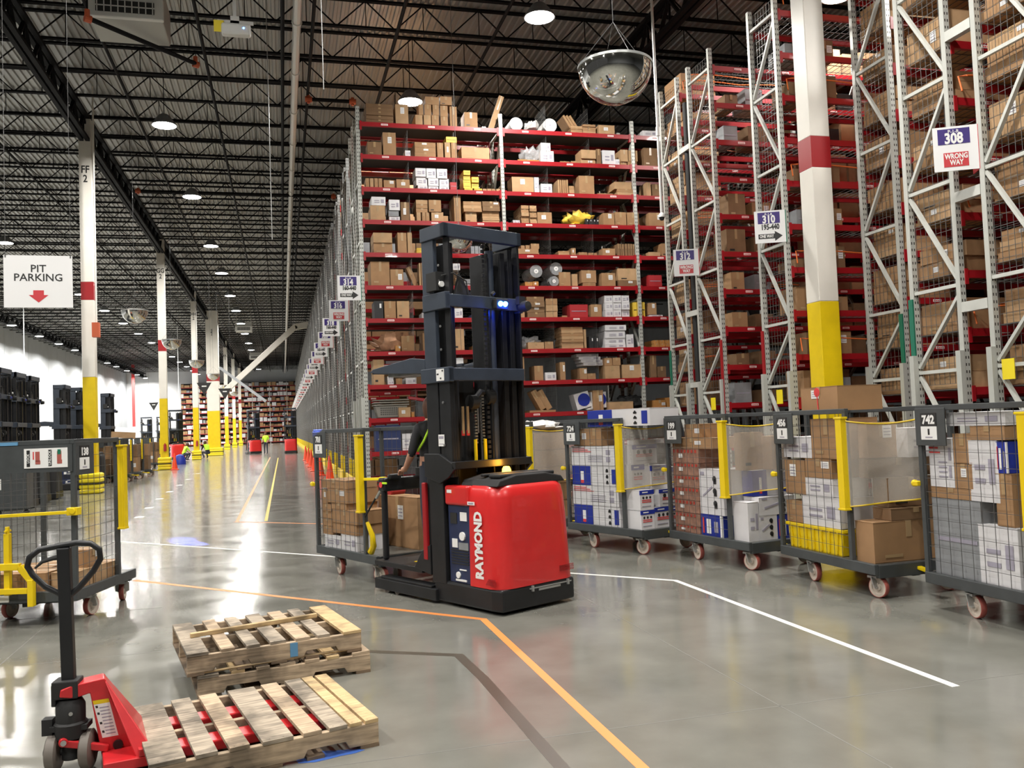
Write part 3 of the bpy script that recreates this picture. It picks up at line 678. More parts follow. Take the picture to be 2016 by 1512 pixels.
# ---------------------------------------------------------------- cartons on the facing shelves
ITEMS = '''11 2.21 2.90 0.00 0.49 K 5 1;11 2.95 3.29 0.00 0.51 k 1 1;11 3.45 3.65 0.00 0.27 k 1 1;11 3.66 3.86 0.00 0.27 k 1 1;11 3.87 4.07 0.00 0.28 k 1 1;11 4.10 4.30 0.00 0.26 k 1 1;11 4.35 4.55 0.00 0.54 k 1 1;11 3.54 3.67 0.27 0.54 k 1 1;11 3.69 3.88 0.27 0.55 k 1 1;11 3.90 4.08 0.28 0.55 k 1 1;11 4.10 4.31 0.26 0.55 k 1 1;11 3.72 4.09 0.55 0.76 k 1 1;11 4.10 4.42 0.56 0.78 k 1 1;11 4.72 5.08 0.00 0.40 k 1 1;11 5.17 5.29 0.00 0.04 w 1 1;11 7.60 7.94 0.00 0.19 k 4 1;11 7.94 8.32 0.00 0.25 k 4 1;11 8.39 8.86 0.00 0.25 k 1 1;11 9.66 10.09 0.00 0.16 w 1 1;11 10.12 10.48 0.00 0.21 K 1 1;10 2.22 2.59 0.00 0.34 K 1 1;10 2.61 2.95 0.00 0.59 k 1 1;10 3.15 3.30 0.00 0.15 w 1 1;10 3.41 3.96 0.00 0.39 k 3 1;10 3.98 4.15 0.00 0.40 k 1 1;10 4.18 4.50 0.00 0.41 k 1 2;10 4.22 4.51 0.41 0.56 y 1 1;10 4.61 5.36 0.00 0.31 k 1 1;10 6.10 6.70 0.00 0.01 o 1 1;10 6.75 7.03 0.31 0.52 w 1 1;10 6.73 7.11 0.00 0.31 w 1 1;10 7.27 7.55 0.00 0.05 k 1 1;10 7.56 7.82 0.00 0.06 k 1 1;10 7.86 8.29 0.14 0.38 k 1 1;10 7.85 8.28 0.00 0.14 k 1 1;10 8.30 8.44 0.00 0.42 K 1 1;10 8.47 8.84 0.00 0.40 w 1 1;10 8.83 8.96 0.00 0.16 w 1 1;10 8.99 9.21 0.10 0.43 k 1 1;10 9.22 9.49 0.12 0.42 k 1 1;10 8.97 9.18 0.00 0.10 k 1 1;10 9.19 9.47 0.00 0.12 k 1 1;10 9.66 10.07 0.00 0.51 K 1 1;9 2.15 2.57 0.00 0.24 k 1 4;9 2.59 2.91 0.00 0.21 k 1 1;9 2.91 3.26 0.00 0.23 k 1 1;9 3.45 3.71 0.00 0.10 w 1 1;9 3.72 3.99 0.00 0.09 w 1 1;9 4.00 4.27 0.00 0.10 w 1 1;9 3.42 3.71 0.10 0.32 w 1 1;9 3.72 4.00 0.09 0.30 w 1 1;9 4.01 4.27 0.10 0.29 w 1 1;9 3.40 3.68 0.32 0.54 w 1 1;9 3.68 3.94 0.29 0.54 w 1 1;9 3.95 4.23 0.29 0.54 w 1 1;9 4.28 4.46 0.00 0.20 r 1 1;9 4.65 4.88 0.00 0.06 y 1 1;9 4.63 4.84 0.06 0.28 y 2 1;9 4.85 5.05 0.07 0.36 y 2 1;9 4.64 4.83 0.28 0.52 y 2 1;9 4.91 5.13 0.00 0.07 y 1 1;9 5.14 5.73 0.00 0.07 k 1 5;9 5.92 6.52 0.00 0.40 k 1 1;9 6.53 6.67 0.00 0.41 w 1 1;9 6.70 7.02 0.00 0.24 w 1 1;9 7.18 7.47 0.00 0.37 k 1 5;9 7.48 7.63 0.00 0.21 k 2 1;9 7.77 8.21 0.00 0.50 k 1 1;9 8.29 8.74 0.00 -0.02 k 1 1;9 8.77 9.28 0.17 0.37 k 1 1;9 8.84 9.37 0.00 0.17 k 2 1;9 9.69 9.84 0.00 0.38 k 1 1;9 9.87 10.12 0.00 0.34 K 1 1;8 2.25 2.63 0.00 0.38 k 1 1;8 2.28 2.64 0.38 0.60 w 1 1;8 2.71 2.99 0.26 0.53 w 1 1;8 2.69 2.96 0.11 0.26 g 1 1;8 2.70 2.98 0.00 0.11 w 1 1;8 3.00 3.24 0.00 0.48 K 1 1;8 3.39 3.70 0.23 0.55 k 3 1;8 3.71 4.04 0.24 0.55 k 1 1;8 3.40 3.52 0.00 0.23 k 1 1;8 3.53 3.74 0.00 0.23 k 1 2;8 3.77 4.09 0.00 0.24 k 1 1;8 4.37 4.56 0.00 0.68 k 1 1;8 4.61 5.10 0.27 0.55 k 3 1;8 4.66 4.97 0.00 0.27 k 1 1;8 5.11 5.58 0.30 0.56 K 2 1;8 5.10 5.56 0.00 0.30 k 5 1;8 6.14 6.36 0.00 0.48 k 5 1;8 6.37 6.57 0.00 0.48 k 6 1;8 6.58 6.99 0.00 0.31 k 1 1;8 5.91 6.11 0.00 0.09 w 2 1;8 7.90 8.29 0.00 0.16 c 1 4;8 8.41 8.74 0.00 0.33 k 1 1;8 8.75 9.08 0.00 0.36 k 1 1;8 9.09 9.44 0.00 0.36 k 1 1;8 9.73 10.26 0.00 0.37 k 1 1;7 2.29 2.77 0.00 0.51 k 2 1;7 2.89 3.13 0.00 0.52 k 1 1;7 3.14 3.27 0.00 0.53 k 1 1;7 3.37 3.53 0.00 0.14 y 2 1;7 4.76 5.08 0.00 0.21 g 1 3;7 5.94 6.60 0.00 0.02 k 1 1;7 5.96 6.58 0.02 0.16 k 1 1;7 6.37 6.61 0.16 0.30 k 1 1;7 6.10 6.34 0.16 0.25 k 1 2;7 7.12 7.43 0.00 0.12 k 2 1;7 7.48 7.62 0.00 0.20 k 1 1;7 7.67 7.92 0.00 0.09 k 1 1;7 7.95 8.21 0.00 0.08 k 1 1;7 8.35 8.72 0.00 0.20 k 1 1;7 8.77 9.29 0.00 0.33 K 1 7;7 9.31 9.42 0.00 0.31 k 1 1;7 9.67 10.02 0.00 0.12 k 1 1;7 10.06 10.34 0.00 0.36 k 1 1;6 2.20 2.68 0.00 0.61 k 1 1;6 2.69 3.03 0.00 0.42 k 1 1;6 3.41 3.58 0.00 0.58 k 1 3;6 4.28 4.48 0.41 0.58 w 1 1;6 4.33 4.54 0.00 0.21 k 4 1;6 4.56 5.03 0.06 0.18 g 1 1;6 4.56 5.03 0.00 0.05 w 1 1;6 6.16 6.38 0.00 0.11 o 1 1;6 6.39 6.56 0.00 0.13 o 1 1;6 7.11 7.44 0.00 0.38 k 1 1;6 7.47 7.64 0.00 0.33 k 1 1;6 7.72 8.15 0.09 0.43 k 1 1;6 7.75 8.13 0.00 0.09 k 2 1;6 8.29 8.69 0.00 0.36 k 1 1;6 8.76 9.40 0.16 0.49 k 1 1;6 8.76 9.42 0.00 0.16 K 1 1;6 9.64 10.04 0.00 0.31 r 1 1;5 2.26 2.50 0.00 0.44 c 1 1;5 2.51 2.81 0.00 0.44 k 1 1;5 2.82 3.14 0.00 0.44 k 1 1;5 3.44 3.59 0.00 0.14 w 1 1;5 4.28 4.50 0.00 0.25 w 1 1;5 4.77 5.01 0.00 0.12 b 2 1;5 5.97 6.14 0.00 0.15 k 1 1;5 6.19 6.68 0.00 0.55 K 4 1;5 6.71 7.04 0.00 0.50 k 3 1;5 7.14 7.30 0.00 -0.02 k 1 1;5 7.35 7.87 0.00 0.34 r 1 1;5 7.94 8.26 0.00 0.34 k 1 1;5 8.35 9.06 0.00 0.58 w 3 3;5 9.17 9.51 0.00 0.40 y 1 3;5 9.60 9.85 0.06 0.38 k 1 1;5 9.61 10.01 0.00 0.04 w 1 1;4 2.75 2.89 0.00 0.15 o 1 1;4 2.91 3.26 0.00 0.39 k 1 1;4 3.44 3.60 0.00 0.45 k 1 1;4 4.23 4.52 0.00 0.55 k 1 1;4 4.74 4.89 0.00 0.12 o 1 1;4 4.91 5.04 0.00 0.44 w 5 1;4 6.17 6.62 0.00 0.18 k 1 1;4 6.63 6.88 0.00 0.19 k 1 1;4 7.10 7.71 0.00 0.57 k 7 1;4 7.72 7.79 0.00 0.50 k 1 1;4 7.85 8.14 0.00 0.31 c 1 2;4 8.32 8.93 0.46 0.61 w 1 1;4 8.32 8.90 0.26 0.45 w 1 1;4 8.31 8.90 0.10 0.26 w 1 1;4 8.30 8.90 0.00 0.10 w 1 1;4 8.92 9.14 0.00 0.36 w 1 1;4 9.70 10.20 0.00 0.19 o 2 3;3 2.20 2.47 0.00 0.63 k 1 1;3 2.53 2.69 0.00 0.21 w 2 1;3 2.74 2.91 0.00 0.15 k 1 1;3 2.98 3.26 0.00 0.16 w 1 1;3 4.25 4.47 0.00 0.63 w 1 1;3 5.94 6.07 0.00 0.63 k 1 1;3 6.33 6.58 0.00 0.39 k 1 1;3 6.61 6.92 0.00 0.21 w 1 1;3 7.02 7.18 0.00 0.47 k 1 1;3 7.55 7.77 0.00 0.30 k 1 1;3 7.77 8.02 0.00 0.16 k 1 1;3 8.27 8.70 0.00 0.35 k 1 1;3 8.27 8.73 0.35 0.56 k 1 2;3 8.75 9.31 0.00 0.37 k 1 1;3 9.58 9.77 0.00 0.60 K 1 1;3 9.77 10.03 0.00 0.30 K 1 1;2 2.77 3.08 0.00 0.25 k 1 1;2 3.10 3.19 0.00 0.13 o 1 1;2 6.15 6.87 0.00 0.06 k 1 1;2 7.91 8.21 0.00 0.53 k 1 1;2 8.32 9.03 0.00 0.21 k 1 1;2 9.62 9.98 0.00 0.22 o 1 1;2 10.00 10.22 0.00 0.28 o 1 1;1 2.20 2.83 0.00 0.64 n 1 1;1 2.84 3.14 0.00 0.42 w 1 1;1 5.79 6.85 0.00 0.40 K 1 2'''
BAYN = ['left bay', 'middle bay', 'third bay', 'far right bay']
def where(lv, x):
    b = max(0, min(3, int((x-2.0)/(BEAM_W+.1)))); c = int(((x-2.0)-b*(BEAM_W+.1))/(BEAM_W/3+.03)); c = max(0, min(2, c))
    shelf = {11: 'topmost red shelf'}.get(lv, '%s red shelf from top' % ordn(11-lv))
    return shelf, ['left bay', 'second bay', 'third bay', 'far right bay'][b], ['left', 'middle', 'right'][c]
cnt = {}
rows = []
for s_ in ITEMS.split(';'):
    lv, xa, xb, za, zb, c, nl, nc = s_.split(); lv, nl, nc = int(lv), int(nl), int(nc); xa, xb, za, zb = float(xa), float(xb), float(za), float(zb)
    if lv < 11: zb = min(zb, .68)
    za = max(za, 0) if za < .06 else za
    if zb-za < .05: zb = za+.05
    for i in range(nc):
        for j in range(nl):
            h = (zb-za)/nl; w_ = (xb-xa)/nc
            rows.append((lv, xa+w_*(i+.5), w_-.012, za+h*j, h-.004, c, j, nl))
stackn = {}
for lv, x, w_, z, h, c, j, nl in rows:
    if c in 'kK' and random.random() < .3: c = 'l' if c == 'k' else 'K'
    sh, bay, comp = where(lv, x)
    key = (lv, bay, comp, c); cnt[key] = cnt.get(key, 0)+1; n = cnt[key]
    d = random.uniform(.45, .8) if w_ > .15 else random.uniform(.3, .6)
    y = 21.53+d/2+random.uniform(0, .05)
    o = carton(w_, d, h, c, None, (x, y, LV[lv]+z+.002), R(random.uniform(-1.2, 1.2)) if z < .01 else 0,
               '%s, %s, %s %s part, %s there' % (CN[c], sh, bay, comp, ordn(n-1)), 'goods on the red shelves facing the camera')
# odd-shaped goods
def goods(b, name, mats, label, cat, loc, rz=0, smooth=True, group='goods on the red shelves facing the camera', **kw):
    o = b.build(name, mats, None, loc, rz, smooth=smooth, **kw); tag(o, label, cat, group); return o
def roll(x, z, r_, m, label, y=21.6, L=.8):
    b = MB().cyl((0, 0, 0), (0, L, 0), r_, 20, 0).cyl((0, -.004, 0), (0, 0, 0), r_*.35, 14, 1).cyl((0, -.006, 0), (0, -.003, 0), r_*.12, 10, 2)
    return goods(b, 'wrap_roll', [m, 'label_white', 'print_grey'], label, 'roll', (x, y, z))
roll(6.12, LV[11]+.18, .175, 'box_white', 'white roll lying leftmost on the topmost shelf of the second bay')
roll(7.05, LV[11]+.19, .185, 'film_white', 'white foam roll beside the wire divider on the topmost shelf')
roll(6.05+.45, LV[6]+.30+.1, .17, 'clear_plastic', 'silvery plastic roll on the left of the sixth shelf stack')
roll(7.05, LV[6]+.47, .17, 'clear_plastic', 'topmost silvery plastic roll of the pile of three')
roll(6.98, LV[6]+.14, .135, 'clear_plastic', 'lower left silvery plastic roll of the pile of three')
roll(7.28, LV[6]+.145, .14, 'clear_plastic', 'lower right silvery plastic roll of the pile of three')
def blob(w_, d, h, seed=1, n=14, ex=.22):
    rnd = random.Random(seed); b = MB(); R_, C_ = 9, n
    for i in range(R_+1):
        t = PI*i/R_
        for j in range(C_):
            a = 2*PI*j/C_; q = 1+rnd.uniform(-ex, ex)
            b.v.append((w_/2*math.sin(t)**.6*math.cos(a)*q, d/2*math.sin(t)**.6*math.sin(a)*q, max(0, h/2*(1-math.cos(t)*(1+.0))*(1 if i in (0, R_) else q))))
    for i in range(R_):
        for j in range(C_): b.f.append((i*C_+j, i*C_+(j+1) % C_, (i+1)*C_+(j+1) % C_, (i+1)*C_+j)); b.m.append(0)
    return b
goods(blob(.34, .5, .3, 3), 'crumpled_bag', 'film_white', 'crumpled white bag between the two white rolls on the topmost shelf', 'bag', (6.58, 21.8, LV[11]))
goods(blob(.5, .5, .42, 5), 'plastic_bag', 'clear_plastic', 'white plastic bag left of the white cartons, second shelf from the top', 'bag', (6.5, 21.85, LV[10]))
goods(blob(.95, .6, .42, 8, 18, .3), 'paper_bag', 'paper_brown', 'crumpled brown paper bag at the left end, eighth shelf', 'bag', (2.72, 21.9, LV[4]))
goods(blob(.85, .55, .38, 11, 18, .25), 'yellow_bag', 'box_yellow', 'large yellow rumpled bag, fourth shelf in the second bay', 'bag', (7.85, 21.9, LV[8]))
goods(blob(.55, .5, .32, 12, 14, .3), 'plastic_bag', 'clear_plastic', 'heap of clear plastic bags, eighth shelf beside the truck mast', 'bag', (6.3, 21.9, LV[4]))
goods(blob(.3, .4, .55, 17), 'plastic_bag', 'clear_plastic', 'tall clear plastic sack standing behind the mast window, eighth shelf', 'bag', (5.1, 21.85, LV[4]))
goods(blob(.3, .4, .4, 18), 'plastic_bag', 'clear_plastic', 'clear plastic bag over yellow cartons beside the mast, fifth shelf', 'bag', (3.72, 21.9, LV[7]))
goods(blob(.5, .4, .09, 19), 'plastic_bag', 'film_white', 'flat white bag in front of the blue-disc cartons, tenth shelf', 'bag', (7.95, 21.8, LV[2]))
goods(blob(.7, .5, .35, 23, 16, .3), 'hose_bundle', 'rubber_black', 'heap of black hoses, tenth shelf in the second bay', 'hoses', (9.1, 21.9, LV[2]), group=None)
for i, (x, a) in enumerate(((6.02, -28), (6.12, -28), (6.22, -28))):
    o = carton(.07, .5, .55, 'k', None, (7.72+i*.09, 21.85, LV[11]+.01), 0, 'flat carton leaning on the topmost shelf, %s of three' % ordn(i), 'goods on the red shelves facing the camera', tilt=R(-32), sticker=False)
carton(.14, .14, 1.0, 'l', None, (5.45, 21.8, LV[11]+.01), 0, 'long narrow carton leaning against the upright on the topmost shelf', 'goods on the red shelves facing the camera', tilt=R(20), sticker=False)
carton(.12, .3, .52, 'k', None, (3.35, 21.8, LV[6]+.01), 0, 'tube-like carton leaning in the left bay, sixth shelf', 'goods on the red shelves facing the camera', tilt=R(-22), sticker=False)
for i in range(2): carton(.16, .4, .55, 'k', None, (6.55+i*.17, 21.8, LV[2]+.08), 0, 'tied carton bundle leaning left, tenth shelf, %s of two' % ordn(i), 'goods on the red shelves facing the camera', tilt=R(-28), sticker=False)
for i in range(4): carton(.62, .45, .075, 'w', None, (7.85+i*.05, 21.9, LV[3]+.37+.08*(3-i)), R(i*2), 'white crumpled flat carton, %s from the top of the overhanging pile' % ordn(i), 'goods on the red shelves facing the camera')
for i, (x, a) in enumerate(((7.7, -14), (8.1, 0))):
    t_ = carton(.42, .4, .42, 'w', None, (x, 21.85, LV[2]+.07), 0, 'white carton with a dark blue disc, %s on the tenth shelf' % ('tilted left one', 'upright right one')[i], 'goods on the red shelves facing the camera', tilt=R(a))
    MB().lathe([(0, -.004), (.17, -.004), (.17, 0)], (.04, -.2, .22), 20, 0, 'y').build('blue_disc', 'box_blue', t_, fix=False)
# nested laundry baskets
t_ = thing('laundry_basket', 'grey perforated laundry baskets nested at the left end, tenth shelf', 'basket', (2.62, 21.85, LV[2]+.005))
b = MB(); b.prism([(-.34, 0), (.34, 0), (.41, .3), (-.41, .3)], -.22, .22, 'y'); b.build('basket_body', 'basket_grey', t_, bevel=.02)
b = MB()
for z in (.3, .36, .42): b.box(-.44, .44, -.25, .25, z, z+.03)
b.build('rim', 'basket_grey', t_, bevel=.01)
b = MB()
for i in range(12):
    for k in range(4): b.box(-.27+i*.048, -.245+i*.048, -.224, -.22, .07+k*.05, .1+k*.05)
b.build('perforation', 'print_black', t_)
carton(.42, .3, .07, 'r', None, (3.25, 21.8, LV[2]+.42), 0, 'red flat carton tilted above the baskets, tenth shelf', 'goods on the red shelves facing the camera', tilt=R(10))

# ---------------------------------------------------------------- cartons inside the right-hand racks
rnd = random.Random(4)
def fill(rx, ry, depth, levels, desc, cols='kkkl', hmax=.62):
    for lv in levels:
        n = rnd.choice((1, 2, 2, 3)); hh = rnd.uniform(.4, hmax); wy = rnd.uniform(.72, .92)
        for j in range(n):
            c = rnd.choice(cols); k = hh/n
            o = carton(depth-.12-(.06*j if n > 2 else 0), .9, k-.004, c, None, (rx+.12+.45, ry+depth/2+rnd.uniform(-.03, .03), LV[lv]+k*j), R(-90+rnd.uniform(-2, 2)),
                       '%s %s, %s shelf from top, %s' % (CN[c], desc, ordn(11-lv), ('alone' if n == 1 else ('lowest', 'second up', 'third up')[j])), 'goods in the racks on the right')
fill(RX, 10.06, 1.02, range(2, 12), 'behind mesh right of the green guards')
fill(RX2, 12.66, 1.0, range(2, 12), 'behind mesh in the set-back rack')
fill(RX, 8.55, 1.05, range(2, 11), 'in the rack at the right edge')
fill(RX, 18.5, 1.0, range(2, 12), 'in rack left of the black pipe', 'kll')
# goods further along the aisle faces of the right racks
for rk, (rx, ry) in (('behind the 312 sign', (RX, 16.95)), ('in the rack with the 310 sign', (RX, 14.35))):
    for lv in (2, 3, 4, 5, 6, 7, 9, 10):
        for i in range(2):
            w_ = rnd.uniform(.3, .5); h = rnd.uniform(.2, .55); c = rnd.choice('kKKKg')
            carton(w_, .6, h, c, None, (rx+.55+i*.62+rnd.uniform(-.05, .05), ry+.45, LV[lv]), 0, '%s %s, %s shelf from top, %s' % (CN[c], rk, ordn(11-lv), ('nearer post', 'farther in')[i]), 'goods in the racks on the right')

# goods and racking deeper in the right-hand aisles, too many and too hidden to tell apart
b = MB(); rr = random.Random(21)
for (x0, y0, d) in ((RX+3.8, 10.06, .95), (RX2+3.8, 12.66, .95), (RX+3.0, 14.28, .95), (RX+2.6, 16.95, .95), (RX+3.8, 18.5, .95), (RX+2.6, 8.55, .95), (RX+3.8, 21.55, .9)):
    for lv in range(12):
        x = x0
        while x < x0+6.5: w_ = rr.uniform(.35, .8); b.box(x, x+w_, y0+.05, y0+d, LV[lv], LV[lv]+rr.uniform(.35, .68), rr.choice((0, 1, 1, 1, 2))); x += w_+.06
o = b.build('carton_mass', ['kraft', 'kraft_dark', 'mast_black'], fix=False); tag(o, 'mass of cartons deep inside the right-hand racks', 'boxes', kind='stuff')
# ---------------------------------------------------------------- far rack wall closing the aisle
t_ = thing('pallet_rack', 'distant rack wall full of cartons closing the far end of the aisle', 'rack', (-6, 146, 0))
b = MB()
for i in range(9): b.box(-9.5+i*2.7, -9.4+i*2.7, 0, .1, 0, 9.9)
b.build('upright_post', 'upright', t_, fix=False)
b = MB()
for lv in range(12): b.box(-9.5, 9.5, 0, .06, LV[lv]-.11, LV[lv])
b.build('shelf_beam', 'red_beam', t_, fix=False)
MB().box(-9.5, 9.5, .9, .95, 0, 10).build('back_panel', 'rubber_black', t_)
b = MB(); rr = random.Random(9)
for lv in range(12):
    x = -9.4
    while x < 9.2:
        w_ = rr.uniform(.25, .8); h = rr.uniform(.25, .66); b.box(x, x+w_, .02, .8, LV[lv], LV[lv]+h, rr.choice((0, 1, 1, 2, 2, 3, 4))); x += w_+rr.uniform(.02, .15)
o = b.build('carton_mass', ['kraft', 'kraft_light', 'box_white', 'kraft_dark', 'box_grey'], None, (-6, 146, 0), fix=False); tag(o, 'mass of cartons filling the distant rack wall', 'boxes', kind='stuff')

# ---------------------------------------------------------------- aisle signs
def sign(num, mode, x, y, label, z=5.22, s=.61, ang=0, rng='160-440', side=1, detail=True):
    t = thing('aisle_sign', label, 'sign', (x, y, z), ang, 'aisle number signs'); h = s/2
    MB().box(-h*.92, h*.92, 0, .012, -h, h, 0).build('panel', ['sign_white'], t)
    MB().box(h*.92, h*.94+.01, 0, .30, -h, h, 0).build('side_panel', 'sign_red' if mode == 'w' else 'sign_green', t)
    MB().box(-h*.72, h*.60, -.003, 0, h*.20, h*.90).build('number_panel', 'sign_purple', t)
    text('P-1-R', .07, 'label_white', t, (-.02, -.006, h*.76), FRONT, bold=.012, sx=.9); text(str(num), .20, 'label_white', t, (-.02, -.006, h*.44), FRONT, bold=.04, sx=.78)
    if mode == 'w':
        MB().box(-h*.52, h*.50, -.003, 0, -h*.82, -h*.18).build('notice_panel', 'sign_red', t)
        text('WRONG\nWAY', .10, 'label_white', t, (0, -.006, -h*.5), FRONT, bold=.035, space=.85, sx=.72)
    else:
        text(rng, .14, 'print_black', t, (0, -.003, -h*.03), FRONT, bold=.045, sx=.72)
        b = MB().prism([(-.22, -.225), (.08, -.225), (.08, -.275), (.22, -.18), (.08, -.085), (.08, -.135), (-.22, -.135)], -.003, 0, 'y'); b.build('arrow', 'print_black', t)
        text('ONE WAY', .08, 'label_white', t, (-.07, -.0045, -.18), FRONT, bold=.03, sx=.68)
    return t
sign(308, 'w', 8.95, 9.71, 'large WRONG WAY sign numbered 308 with a red side', z=5.18, ang=R(-28))
sign(310, 'o', 8.95, 14.38, 'ONE WAY sign numbered 310 with a green side', z=5.18, ang=R(-24), rng='195-440')
sign(312, 'w', 8.95, 17.90, 'WRONG WAY sign numbered 312 before the black pipe', z=5.17, ang=R(-20))
for i in range(28):
    n = 314+2*i; y = 21.45+4.12*i
    sign(n, 'o' if i % 2 == 0 else 'w', 1.66, y, ('%s sign numbered %d at the far aisle rack end' % ('ONE WAY' if i % 2 == 0 else 'WRONG WAY', n)), z=5.15)
# ---------------------------------------------------------------- cage carts
def caster(parent, x, y, z=.2, r=.094, name='caster', steer=0):
    c = MB(); c.box(-.05, .05, -.05, .05, -.02, 0); c.bar((0, -.038, -.01), (.03, -.038, -(z-r)), .012, .06, up=(0, 1, 0)); c.bar((0, .038, -.01), (.03, .038, -(z-r)), .012, .06, up=(0, 1, 0)); c.cyl((.03, -.05, -(z-r)), (.03, .05, -(z-r)), .012, 8)
    o = c.build(name, 'zinc', parent, loc=(x, y, z), rz=steer)
    cx = -(z-r)
    MB().lathe([(r*.88, -.024), (r-.004, -.024), (r, -.018), (r, .018), (r-.004, .024), (r*.88, .024), (r*.88, -.024)], (.03, 0, cx), 22, 0, 'y').build('tyre', 'tyre_red', o, smooth=True)
    w_ = MB().lathe([(.012, -.026), (.03, -.026), (.035, -.012), (r*.6, -.012), (r*.66, -.024), (r*.9, -.0245), (r*.9, .0245), (r*.66, .024), (r*.6, .012), (.035, .012), (.03, .026), (.012, .026)], (.03, 0, cx), 22, 0, 'y')
    for k in range(5):
        t = 2*PI*k/5; w_.bar((.03, 0, cx), (.03+math.cos(t)*r*.7, 0, cx+math.sin(t)*r*.7), .034, .014, 0, up=(0, 1, 0))
    w_.build('wheel_hub', 'tyre_cream', o, smooth=True, fix=False)
    return o
def cart(num, ox, oy, deg, label, L=1.46, W=.95, curtain=True, mirror=False, plate_on='side', lockplate=False, towbar=True, mid=None):
    t = thing('cage_cart', label, 'cart', (ox, oy, 0), R(deg), 'grey cage carts')
    mid = mid or L*.78; Z0, Z1, ZT = .215, .30, 1.68
    d = MB(); d.box(0, L, 0, .045, Z0, Z1+.01).box(0, L, W-.045, W, Z0, Z1+.01).box(0, .045, .045, W-.045, Z0, Z1+.01).box(L-.05, L, .045, W-.045, Z0-.03, Z1)
    d.build('deck_frame', 'cart_grey', t, bevel=.006)
    MB().box(.045, L-.05, .045, W-.045, Z1-.03, Z1).build('deck_plate', 'deck_plate', t)
    MB().box(.1, .3, .1, W-.1, .19, .215).box(L-.34, L-.06, .1, W-.1, .19, .215).bar((.05, W/2, .19), (L-.05, W/2, .19), .08, .04).build('undercarriage', 'black_steel', t)
    p = MB()
    for x, y in ((.025, .025), (mid, .025), (.025, W-.025), (L-.03, W-.025)): MB().box(-.022, .022, -.022, .022, Z1, ZT).build('corner_post', 'cart_grey', t, loc=(x, y, 0), bevel=.004)
    q = MB(); q.box(0, mid+.02, .003, .047, ZT-.03, ZT+.015); q.box(0, .047, .047, W-.047, ZT-.03, ZT+.015); q.box(0, L-.01, W-.047, W-.003, ZT-.03, ZT+.015)
    q.build('top_rail', 'cart_grey', t, bevel=.004)
    MB().grid((.05, .02, Z1), (mid-.07, 0, 0), (0, 0, ZT-Z1-.03), round((mid-.07)/.115), 12, .0036).build('side_mesh', 'wire', t, fix=False)
    MB().grid((.02, .05, Z1), (0, W-.1, 0), (0, 0, ZT-Z1-.03), round((W-.1)/.115), 12, .0036).build('end_mesh', 'wire', t, fix=False)
    MB().grid((.05, W-.02, Z1), (L-.1, 0, 0), (0, 0, ZT-Z1-.03), round((L-.1)/.115), 12, .0036).build('back_mesh', 'wire', t, fix=False)
    # yellow channel on the middle post
    y = MB(); y.box(mid-.035, mid+.05, -.065, -.055, .78, 1.61).box(mid-.035, mid-.027, -.055, .0, .78, 1.61).box(mid+.042, mid+.05, -.055, .0, .78, 1.61).box(mid-.05, mid+.06, -.07, .005, 1.60, 1.62).box(mid-.045, mid+.055, -.07, .005, .765, .785)
    y.build('yellow_channel', 'yellow', t, bevel=.004)
    n = MB().box(-.05, .01, -.03, .03, 1.02, 1.06).cyl((-.07, 0, 1.04), (-.04, 0, 1.04), .03, 10).box(-.03, .01, W-.06, W-.01, .5, .54)
    n.build('latch', 'yellow', t, bevel=.006)
    # number plate
    MB().box(.0, .34, -.008, .004, 1.36, ZT-.01).build('plate_holder', 'cart_grey', t, bevel=.003)
    s = MB().box(.07, .25, -.012, -.008, 1.52, 1.63, 0).box(.07, .25, -.012, -.008, 1.41, 1.52, 1).box(.15, .17, -.0135, -.012, 1.45, 1.50, 0).box(.12, .20, -.0135, -.012, 1.425, 1.435, 2)
    pl = s.build('number_plate', ['print_black', 'label_white', 'print_grey'], t)
    text(num, .095, 'label_white', pl, (.16, -.0135, 1.572), FRONT, bold=.05)
    if lockplate:
        MB().box(-.008, .004, .02, .95, 1.40, ZT-.03).build('plate_holder', 'cart_grey', t)
        lp_ = MB().box(-.014, -.008, .06, .46, 1.44, 1.62, 0)
        for k, c in ((.40, 3), (.20, 4)):
            lp_.box(-.016, -.014, k+.005, k+.035, 1.455, 1.605, 1)
            lp_.box(-.016, -.014, k-.085, k-.045, 1.50, 1.59, 2); lp_.box(-.016, -.014, k-.12+.03, k-.045, 1.475, 1.51, 2)
            lp_.box(-.016, -.014, k-.032, k-.022, 1.52, 1.59, c) if c == 3 else lp_.box(-.0165, -.014, k-.08, k-.05, 1.56, 1.605, c)
        lo = lp_.build('lock_plate', ['label_white', 'print_black', 'tyre_red', 'print_red', 'sign_green'], t)
        for s_, k in (('LOCK', .42), ('UNLOCK', .22)): text(s_, .032, 'label_white', lo, (-.0175, k, 1.53), (PI/2, -PI/2, -PI/2), bold=.02)
        MB().box(-.012, .0, .52, .70, 1.655, 1.685).build('blue_tag', 'box_lightblue', t)
    if curtain:
        # clear-ish curtain drawn from the channel round to the far post
        c = MB(); N = 14; P0, P1 = Vector((mid+.05, -.01)), Vector((L+.0, W*.62))
        for i in range(N+1):
            u = i/N; q_ = P0.lerp(P1, u); s2 = .02*math.sin(u*9); sag = -.035*math.sin(PI*u)
            c.v += [(q_.x+s2, q_.y-s2, .80+.06*u), (q_.x+s2, q_.y-s2, 1.58+sag)]
        for i in range(N): c.f.append((2*i, 2*i+2, 2*i+3, 2*i+1)); c.m.append(0)
        o = c.build('curtain', 'curtain', t, fix=False); sd = o.modifiers.new('s', 'SOLIDIFY'); sd.thickness = .002
        e = MB()
